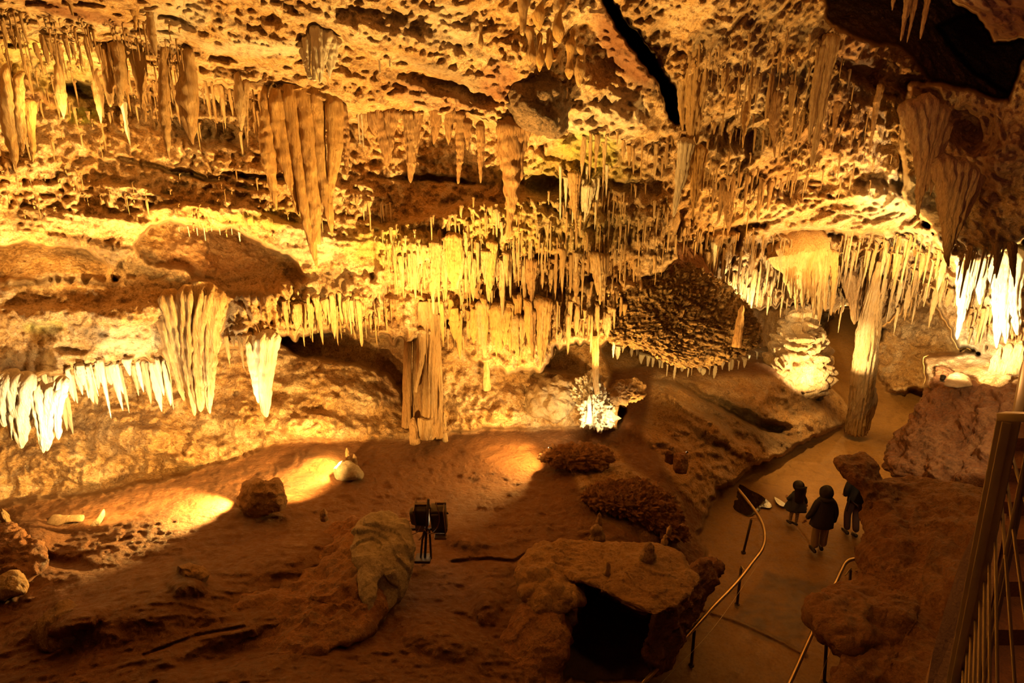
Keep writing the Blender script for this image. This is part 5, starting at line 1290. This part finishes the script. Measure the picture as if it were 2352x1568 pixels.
def child():
    c = P(1822, 1204, Yz(1204, 0)); r = empty('person', (c[0], c[1], 0.0))
    tag(r, 'small child in a flared blue coat and striped tights, left of the adult visitor', 'person')
    hr = (.25, .0, .56); hl = (-.17, .10, .66)
    l = (-.07, .03); g = (.045, -.03)
    V = [(0, 0, .55), (0, 0, .68), (0, .01, .82), (0, .02, .90), (0, .03, .98), (0, .04, 1.05), (-.055, 0, .50), (l[0], l[1], .28), (l[0], l[1], .07), (.055, 0, .50), (g[0], g[1], .28), (g[0], g[1], .07),
         (-.11, .02, .84), (-.19, .0, .74), hl, (.11, .02, .84), (.19, .0, .70), hr]
    E = [(0, 1), (1, 2), (2, 3), (3, 4), (4, 5), (0, 6), (6, 7), (7, 8), (0, 9), (9, 10), (10, 11), (2, 12), (12, 13), (13, 14), (2, 15), (15, 16), (16, 17)]
    R = [.09, .08, .085, .04, .06, .05, .06, .035, .025, .06, .035, .025, .04, .028, .02, .04, .028, .02]

    def ex(A):
        head(A, (0, .05, 1.03), .88); hand(A, hl, (-.1, .8, .5), .7, 1); hand(A, hr, (.4, .3, -1), .7, -1)
    sk(r, 'body', M_skin, V, E, R, extra=ex)
    m, nt, b = newmat('striped_tights'); tc = nt.nodes.new('ShaderNodeTexCoord'); w = nt.nodes.new('ShaderNodeTexWave'); w.bands_direction = 'Z'; w.inputs['Scale'].default_value = 7
    nt.links.new(tc.outputs['Object'], w.inputs['Vector']); rp = nt.nodes.new('ShaderNodeValToRGB'); rp.color_ramp.elements[0].color = (.10, .06, .05, 1); rp.color_ramp.elements[1].color = (.55, .42, .30, 1)
    rp.color_ramp.elements[0].position = .4; rp.color_ramp.elements[1].position = .55
    nt.links.new(w.outputs['Fac'], rp.inputs[0]); nt.links.new(rp.outputs[0], b.inputs['Base Color'])
    sk(r, 'tights', m, [(0, 0, .58), (-.055, 0, .50), (l[0], l[1], .28), (l[0], l[1], .06), (.055, 0, .50), (g[0], g[1], .28), (g[0], g[1], .06)], [(0, 1), (1, 2), (2, 3), (0, 4), (4, 5), (5, 6)], [.09, .068, .043, .032, .068, .043, .032])
    A = Acc(); z = np.array([.42, .43, .50, .60, .70, .80, .88, .93]); rr = np.array([.235, .26, .24, .20, .165, .155, .12, .07])
    A.tube(np.stack([z * 0, z * .01, z], -1), rr, 30, .75, amp=.06, nf=6, flute=7, fdep=.07)
    v, q = skin_mesh([(-.07, .01, .85), (-.13, .01, .80), (-.205, -.01, .72), (hl[0], hl[1], hl[2])], [(0, 1), (1, 2), (2, 3)], [.055, .055, .055, .045]); A.add(v, q)
    v, q = skin_mesh([(.07, .01, .85), (.13, .01, .80), (.20, .0, .70), (hr[0] - .01, hr[1], hr[2] + .02)], [(0, 1), (1, 2), (2, 3)], [.055, .055, .048, .038]); A.add(v, q)
    part(A, 'coat', M_bluecoat, r)
    A = Acc(); ellip(A, (0, .03, 1.05), (.13, .135, .14), tilt=-.1); t = np.linspace(0, 1, 8); A.tube(np.stack([t * 0 + .01, -.05 - .04 * t, 1.08 - .42 * t], -1), .135 - .03 * t, 18, .5, amp=.15, nf=20, flute=9, fdep=.08)
    part(A, 'hair', M_hair, r, 'long dark hair down the back')
    shoe(r, (l[0], l[1], 0), .68, (-.2, .98, 0)); shoe(r, (g[0], g[1], 0), .68, (-.5, .85, 0))


child()


def third():
    fl = P(1944, 1224, Yz(1224, .02)); fr = P(1964, 1232, Yz(1232, .05)); c = P(1955, 1226, Yz(1226, 0)); r = empty('person', (c[0], c[1], 0.0))
    tag(r, 'visitor in dark clothes striding past under the beak-like rock, head hidden', 'person')
    l = (fl[0] - c[0], fl[1] - c[1]); g = (fr[0] - c[0], fr[1] - c[1])
    hl = (-.20, .18, .92); hr = (.27, .05, .80)
    V = [(0, .04, .92), (0, .05, 1.12), (0, .08, 1.33), (0, .10, 1.47), (0, .12, 1.56), (0, .13, 1.64), (-.09, .04, .88), (l[0], .10, .50), (l[0], l[1], .10), (.09, .04, .88), (g[0] + .08, .06, .50), (g[0], g[1], .14),
         (-.17, .08, 1.38), (-.27, .04, 1.14), hl, (.17, .08, 1.38), (.27, .03, 1.10), hr]
    E = [(0, 1), (1, 2), (2, 3), (3, 4), (4, 5), (0, 6), (6, 7), (7, 8), (0, 9), (9, 10), (10, 11), (2, 12), (12, 13), (13, 14), (2, 15), (15, 16), (16, 17)]
    R = [.14, .13, .13, .055, .07, .06, .085, .055, .035, .085, .055, .035, .06, .042, .026, .06, .042, .026]

    def ex(A):
        head(A, (0, .14, 1.60)); hand(A, hl, (.3, 1, -.1), 1, 1); hand(A, hr, (.02, .1, -1), 1, -1)
    sk(r, 'body', M_skin, V, E, R, extra=ex)
    sk(r, 'trousers', M_maroon, [(0, .04, .96), (-.10, .04, .86), (l[0], .10, .50), (l[0], l[1], .10), (.10, .04, .86), (g[0] + .08, .06, .48), (g[0], g[1], .16)], [(0, 1), (1, 2), (2, 3), (0, 4), (4, 5), (5, 6)], [.14, .105, .085, .075, .105, .085, .075])
    A = Acc(); z = np.array([.84, .86, .95, 1.08, 1.22, 1.35, 1.44, 1.50, 1.54]); rr = np.array([.19, .215, .21, .205, .215, .225, .19, .11, .07])
    A.tube(np.stack([z * 0, .04 + (z - .84) * .08, z], -1), rr, 28, .62, amp=.08, nf=5)
    v, q = skin_mesh([(-.13, .08, 1.40), (-.22, .06, 1.34), (-.29, .03, 1.14), (hl[0] - .02, hl[1] - .04, hl[2] + .03)], [(0, 1), (1, 2), (2, 3)], [.085, .083, .068, .05]); A.add(v, q)
    v, q = skin_mesh([(.13, .08, 1.40), (.22, .06, 1.34), (.29, .03, 1.10), (hr[0], hr[1], hr[2] + .04)], [(0, 1), (1, 2), (2, 3)], [.085, .083, .068, .05]); A.add(v, q)
    part(A, 'jacket', M_black, r)
    A = Acc(); ellip(A, (0, .11, 1.62), (.10, .12, .13)); part(A, 'hair', M_hair, r)
    A = Acc(); A.tube(cr([(-.15, .20, 1.42), (-.02, -.02, 1.40), (.14, -.10, 1.10), (.17, -.06, .92)], 16), .018, 8, .5); part(A, 'strap', plain('strap_webbing', (.25, .2, .15), .5), r, 'pale worn strap across the back')
    A = Acc(); A.tube(np.array([(-.21, -.02, 1.0), (-.22, -.02, .70), (-.22, -.02, .64)]), np.array([.014, .014, .018]), 10); part(A, 'walking_stick', M_black, r)
    shoe(r, (l[0], l[1], 0), 1); shoe(r, (g[0], g[1], .0), 1, (.2, .98, 0), .07)


third()

# ------------------------------------------------------------------ handrails of the walkway
M_rail = plain('worn_brass_steel', (0.62, 0.44, 0.20), .28, .9, nscale=12, var=.12)
M_post = plain('dark_post_steel', (0.06, 0.04, 0.025), .45, .6)


def on(px, py, z): return PV(px, py, Yz(py, z))


def handrail(pix, z, posts, label, wires=()):
    r = empty('handrail', on(pix[-2][0], pix[-2][1], 0)); tag(r, label, 'handrail')
    o = np.array(r.location)
    A = Acc(); A.tube(cr([on(a, b, z) for a, b in pix], 90) - o, .033, 14); part(A, 'top_rail', M_rail, r)
    for (tx, ty), (bx, by), (rx, ry) in posts:
        bot = np.array(on(bx, by, 0)); top = bot.copy(); top[2] = z - .10
        top[0] = float(P(tx, ty, top[1])[0])
        A = Acc(); A.tube(np.array([bot, bot + (0, 0, .02), top]) - o, .026, 10); A.tube(np.array([bot, bot + (0, 0, .012)]) - o, .05, 14)
        p = part(A, 'post', M_post, r)
        rp = np.array(on(rx, ry, z))
        A = Acc(); A.tube(cr([top, top + (0, 0, .05), rp - (0, 0, .03)], 8) - o, .012, 8); q = A.build('bracket', M_rail, parent=p)
    for w in wires:
        A = Acc(); A.tube(cr([on(a, b, zz) for a, b, zz in w], 30) - o, .004, 6); part(A, 'wire', M_rail, r)
    return r


handrail([(1695, 1122), (1716, 1148), (1738, 1178), (1752, 1205), (1757, 1235), (1750, 1262), (1728, 1292), (1690, 1340), (1640, 1392), (1590, 1447), (1530, 1512), (1480, 1566), (1420, 1634)], .95,
         [((1727, 1184), (1708, 1268), (1742, 1186)), ((1704, 1294), (1693, 1388), (1713, 1310)), ((1598, 1418), (1588, 1528), (1612, 1424))], 'curved brass-coloured handrail on the left side of the walkway',
         [[(1745, 1290, .5), (1640, 1440, .5), (1520, 1568, .5), (1470, 1630, .5)]])
handrail([(2012, 1287), (1985, 1284), (1960, 1284), (1943, 1292), (1932, 1312), (1912, 1354), (1880, 1422), (1845, 1500), (1815, 1566), (1790, 1620)], .95,
         [((1951, 1322), (1949, 1392), (1942, 1318)), ((1898, 1476), (1893, 1566), (1868, 1450))], 'short brass-coloured handrail on the right side of the walkway, half behind the rock',
         [[(1925, 1440, .5), (1880, 1568, .5), (1860, 1620, .5)]])

# water standing on the walkway
m, nt, b = newmat('still_water'); b.inputs['Base Color'].default_value = (.02, .012, .006, 1); b.inputs['Roughness'].default_value = .02; b.inputs['Specular IOR Level'].default_value = 1.0; b.inputs['IOR'].default_value = 1.6
n_ = nt.nodes.new('ShaderNodeTexNoise'); n_.inputs['Scale'].default_value = 9; bp_ = nt.nodes.new('ShaderNodeBump'); bp_.inputs['Distance'].default_value = .0006; nt.links.new(n_.outputs[0], bp_.inputs['Height']); nt.links.new(bp_.outputs[0], b.inputs['Normal'])
M_water = m


def puddle(pix, label):
    c = np.array(pix, float).mean(0); rs = random.Random(5); V = []; n = len(pix) * 4
    q = cr([(x, y, 0) for x, y in pix] + [(pix[0][0], pix[0][1], 0)], n + 1)[:-1]
    ring = np.array([on(a, b_, .016) for a, b_, _ in q]); ctr_ = np.array(on(c[0], c[1], .014)); low = ring.copy(); low[:, 2] -= .014; ring[:, 2] = .012
    V = np.vstack([ctr_, ring * .995 + ctr_ * .005, ring, low]); j = np.arange(n); Q = []
    for i in range(n): Q.append([0, 1 + i, 1 + (i + 1) % n, 1 + (i + 1) % n])
    for k in (0, 1):
        for i in range(n): Q.append([1 + k * n + i, 1 + (k + 1) * n + i, 1 + (k + 1) * n + (i + 1) % n, 1 + k * n + (i + 1) % n])
    V[1:1 + n, 2] = .014
    A = Acc(); A.add(V, Q); tag(A.build('puddle', M_water, origin=ctr_, smooth=False), label, 'puddle')


puddle([(1668, 1112), (1700, 1112), (1722, 1124), (1750, 1138), (1772, 1158), (1768, 1166), (1748, 1164), (1745, 1172), (1722, 1184), (1706, 1180), (1686, 1168), (1684, 1150), (1696, 1146), (1682, 1132)], 'irregular puddle on the walkway mirroring the lit dripstones, beside the rail end')
puddle([(1778, 1140), (1790, 1146), (1804, 1156), (1808, 1162), (1796, 1162), (1784, 1154)], 'small bright puddle beside the child')

# ------------------------------------------------------------------ floodlight on its stand
M_iron = plain('black_lamp_iron', (0.05, 0.032, 0.022), .5, .3, nscale=20, bumpd=.002)
M_irong = plain('grey_lamp_casting', (0.16, 0.10, 0.055), .5, .3, nscale=20, bumpd=.002)
M_cable = plain('cable_rubber', (0.22, 0.10, 0.055), .5)
M_glass = plain('lit_lamp_glass', (1, .8, .5), .3, emit=(1, .72, .35), es=12)


def floodlight():
    py = 1280; Y = Yz(py, 2.12); base = P(975, py, Y); r = empty('floodlight', base)
    tag(r, 'black twin-headed floodlight on an iron stand seen from behind, on the mud floor', 'floodlight')
    k = mpp(985, 1200, Y)

    def L(px, pyy, dy=0.0):
        a = P(px, pyy, Y + dy); return a - base
    A = Acc(); A.tube(np.array([L(976, 1283), L(978, 1240), L(984, 1146)]), .022, 12); A.tube(np.array([L(966, 1283), L(970, 1240), L(977, 1215)]), .018, 10)
    A.tube(np.array([L(990, 1283, .03), L(988, 1240, .03), L(986, 1215, .03)]), .018, 10); part(A, 'stand', M_iron, r)
    A = Acc(); A.box(L(972, 1282) + (0, 0, .0), (.26, .22, .05), bev=.01); part(A, 'base_plate', M_iron, r)
    tilt = Matrix.Rotation(math.radians(18), 3, 'X')
    h1 = part(Acc().box(L(968, 1182, .14), (.24, .20, .42), tilt, .035).box(L(953, 1185, .17), (.16, .17, .34), tilt, .06), 'lamp_head', M_iron, r, 'left lamp head with a rounded cheek')
    A = Acc(); A.box(L(955, 1180, .10), (.014, .26, .46), tilt, .004); A.box(L(968, 1160, .05), (.20, .02, .06), tilt, .004); A.box(L(966, 1212, .10), (.16, .10, .10), tilt, .01); A.build('fin', M_irong, parent=h1)
    A = Acc(); A.box(L(966, 1190, .27), (.18, .012, .34), tilt, .003); A.build('lens', M_glass, parent=h1)
    h2 = part(Acc().box(L(1008, 1190, .14), (.26, .20, .56), tilt, .03).box(L(1000, 1196, .02), (.14, .06, .34), tilt, .025), 'lamp_head', M_iron, r, 'right lamp head, taller and boxy')
    A = Acc(); A.box(L(1022, 1188, .10), (.014, .27, .60), tilt, .004); A.box(L(1012, 1156, .06), (.18, .02, .05), tilt, .004); A.box(L(1012, 1232, .10), (.20, .10, .05), tilt, .008)
    A.tube(np.array([L(1026, 1178, .05), L(1030, 1178, .05)]), .018, 8); A.build('fin', M_irong, parent=h2)
    A = Acc(); A.box(L(1006, 1198, .27), (.20, .012, .42), tilt, .003); A.build('lens', M_glass, parent=h2)
    A = Acc(); A.box(L(985, 1215, .12), (.62, .03, .04), None, .006); A.box(L(984, 1160, .03), (.045, .03, .16), tilt, .006); part(A, 'yoke', M_iron, r)
    for pts in ([(1001, 1152, -.02), (1008, 1180, -.05), (1008, 1200, -.05), (998, 1220, -.05), (984, 1226, -.04), (974, 1216, -.03), (970, 1230, .0), (962, 1240, .0)], [(926, 1226, .1), (940, 1228, 0), (958, 1222, -.02), (966, 1208, -.02)],
                [(936, 1224, .02), (938, 1200, .0), (944, 1195, .1)]):
        A = Acc(); A.tube(cr([L(*p) for p in pts], 30), .0075, 7); part(A, 'cable', M_cable, r)


floodlight()


def lamp(px, py, Y, tpx, tpy, tY, label, s=1.0, mat=None):
    a = np.array(PV(px, py, Y)); b = np.array(PV(tpx, tpy, tY)); d = (b - a) / np.linalg.norm(b - a)
    r = empty('spotlight', a); tag(r, label, 'lamp')
    q = d.copy()
    A = Acc(); A.tube(np.array([-q * .10 * s, -q * .09 * s, -q * .02 * s, q * .0]), np.array([.03, .042, .05, .056]) * s, 16); part(A, 'housing', M_iron, r)
    A = Acc(); A.tube(np.array([q * -.004 * s, q * .004 * s]), np.array([.050, .046]) * s, 16); part(A, 'lens', mat or M_glass, r)
    A = Acc(); A.tube(np.array([[0, 0, -.10 * s], [0, 0, -.04 * s]]), .012 * s, 8); A.tube(np.array([[0, 0, -.11 * s], [0, 0, -.10 * s]]), .05 * s, 12); part(A, 'bracket', M_iron, r)


M_glassw = plain('white_lamp_glass', (1, 1, 1), .3, emit=(1, .93, .85), es=14)
lamp(1882, 907, Yz(907, 1.35), 1825, 790, 18.2, 'small lamp glowing white at the foot of the stalagmite mound', 1.7, M_glassw)
lamp(1906, 884, Yz(884, 1.3), 1990, 790, 16.2, 'small lamp beside the passage aimed at the leaning column', 1.2)
lamp(2167, 864, 11.0, 2260, 640, 12.6, 'small bluish-white lamp on top of the huge dark red boulder', 1.0, M_glassw)
lamp(1577, 1037, Yz(1037, 2.0), 1470, 960, 13.0, 'tiny lamp on the squat stone left of the walkway', .45, M_glassw)
lamp(1412, 981, Yz(981, 1.85), 1375, 920, 13.3, 'small lamp under the brilliant yellow spur', .9)
lamp(786, 1063, Yz(1063, 2.0), 690, 1078, 11.4, 'small lamp tucked behind the pale grey round boulder', .8)
lamp(1260, 1030, Yz(1030, 2.0), 1170, 1036, 12.2, 'small lamp tucked behind the dark crusted mound', .8)

# ------------------------------------------------------------------ railing and stair of the viewing place
M_galv = plain('galvanised_rail', (0.50, 0.38, 0.17), .38, .15, nscale=9, var=.2)
M_conc = rock_mat('stair_concrete', (0.27, 0.17, 0.09), (0.12, 0.07, 0.04), (0.36, 0.24, 0.13), stain=.5, pale=.4, bump=.12, scale=3)
M_tread = rock_mat('red_tread', (0.26, 0.10, 0.05), (0.10, 0.04, 0.025), (0.34, 0.16, 0.08), stain=.5, pale=.3, bump=.15, scale=3)


def D(px, py, d):
    y = rayv(px, py)[1]; return P(px, py, d * y)


def bar(acc, a, b, w, h, bev=.004):
    a = Vector(a); b = Vector(b); v = b - a; q = v.to_track_quat('Z', 'X').to_matrix()
    acc.box(tuple((a + b) / 2), (w, h, v.length), q, bev)


org = Vector(D(2200, 1568, 2.8))
r = empty('railing', org); tag(r, 'steel stair railing with many thin bars at the right edge of the picture', 'railing')
o_ = np.array(org)
A = Acc(); bar(A, D(2318, 962, 2.05) - o_, D(2188, 1600, 2.85) - o_, .052, .03); bar(A, D(2325, 962, 2.03) - o_, D(2197, 1600, 2.83) - o_, .014, .05); bar(A, D(2308, 962, 2.07) - o_, D(2180, 1600, 2.87) - o_, .012, .045); part(A, 'top_rail', M_galv, r)
A = Acc(); bar(A, D(2300, 956, 2.0) - o_, D(2380, 958, 1.9) - o_, .03, .05); bar(A, D(2336, 960, 2.1) - o_, D(2356, 842, 2.35) - o_, .05, .03); bar(A, D(2352, 955, 2.1) - o_, D(2372, 842, 2.35) - o_, .04, .03); part(A, 'corner_post', M_galv, r)
A = Acc(); bar(A, D(2366, 1010, 1.9) - o_, D(2238, 1620, 2.7) - o_, .014, .014, .003); bar(A, D(2376, 1010, 1.9) - o_, D(2250, 1620, 2.7) - o_, .012, .012, .003); part(A, 'lower_rail', M_galv, r)
for (tx, ty), (bx, by) in (((2323, 1042), (2400, 1300)), ((2311, 1094), (2366, 1500)), ((2300, 1148), (2335, 1620)), ((2286, 1198), (2292, 1620)), ((2272, 1250), (2274, 1620)), ((2262, 1296), (2260, 1620)), ((2252, 1345), (2248, 1620)),
                           ((2242, 1395), (2236, 1620)), ((2231, 1440), (2225, 1620)), ((2222, 1484), (2217, 1620)), ((2213, 1530), (2210, 1620))):
    f = (ty - 960) / 640.; d0 = 2.03 + .8 * f
    A = Acc(); bar(A, D(tx, ty, d0) - o_, D(bx, by, 1.75 + .75 * f) - o_, .0105, .0105, .003); part(A, 'baluster', M_galv, r)


def slab(name, top, th, mat):
    """thick plate whose upper face runs through the given points"""
    T = np.array(top); n = len(T); B = T - np.array([0, 0, th]); c1, c2 = T.mean(0), B.mean(0)
    V = np.vstack([T, B, c1[None], c2[None]]); Q = []
    for i in range(n):
        j = (i + 1) % n
        Q += [[i, j, 2 * n, 2 * n], [n + j, n + i, 2 * n + 1, 2 * n + 1], [i, n + i, n + j, j]]
    A = Acc(); A.add(V, Q); o = A.build(name, mat, smooth=False); o['kind'] = 'structure'; return o


def zc(py): return 4.95 + (1568 - py) / 478. * .70


slab('stair_curb', [P(x, y, Yz(y, zc(y) + .03)) for x, y in ((2264, 1165), (2240, 1215), (2205, 1290), (2170, 1400), (2142, 1500), (2122, 1620), (2245, 1640), (2264, 1480), (2287, 1320), (2312, 1180))], .22, M_conc)
for i in range(9):
    zz = 4.70 + .14 * i; y_n = 2.35 + .335 * i; y_f = y_n + .36

    def xl(Y_):
        # left end of the step: where the inner side of the curb stands
        best = None
        for py_ in range(1000, 1900, 4):
            yy_ = Yz(py_, zc(py_))
            if best is None or abs(yy_ - Y_) < best[0]: best = (abs(yy_ - Y_), py_)
        py_ = best[1]; return float(P(np.interp(py_, [1180, 1320, 1480, 1640, 1900], [2300, 2276, 2254, 2236, 2210]), py_, Y_)[0])
    slab('stair_step', [np.array([xl(y_n), y_n, zz]), np.array([xl(y_f), y_f, zz]), np.array([xl(y_f) + 1.6, y_f, zz]), np.array([xl(y_n) + 1.6, y_n, zz])], .16, M_tread)
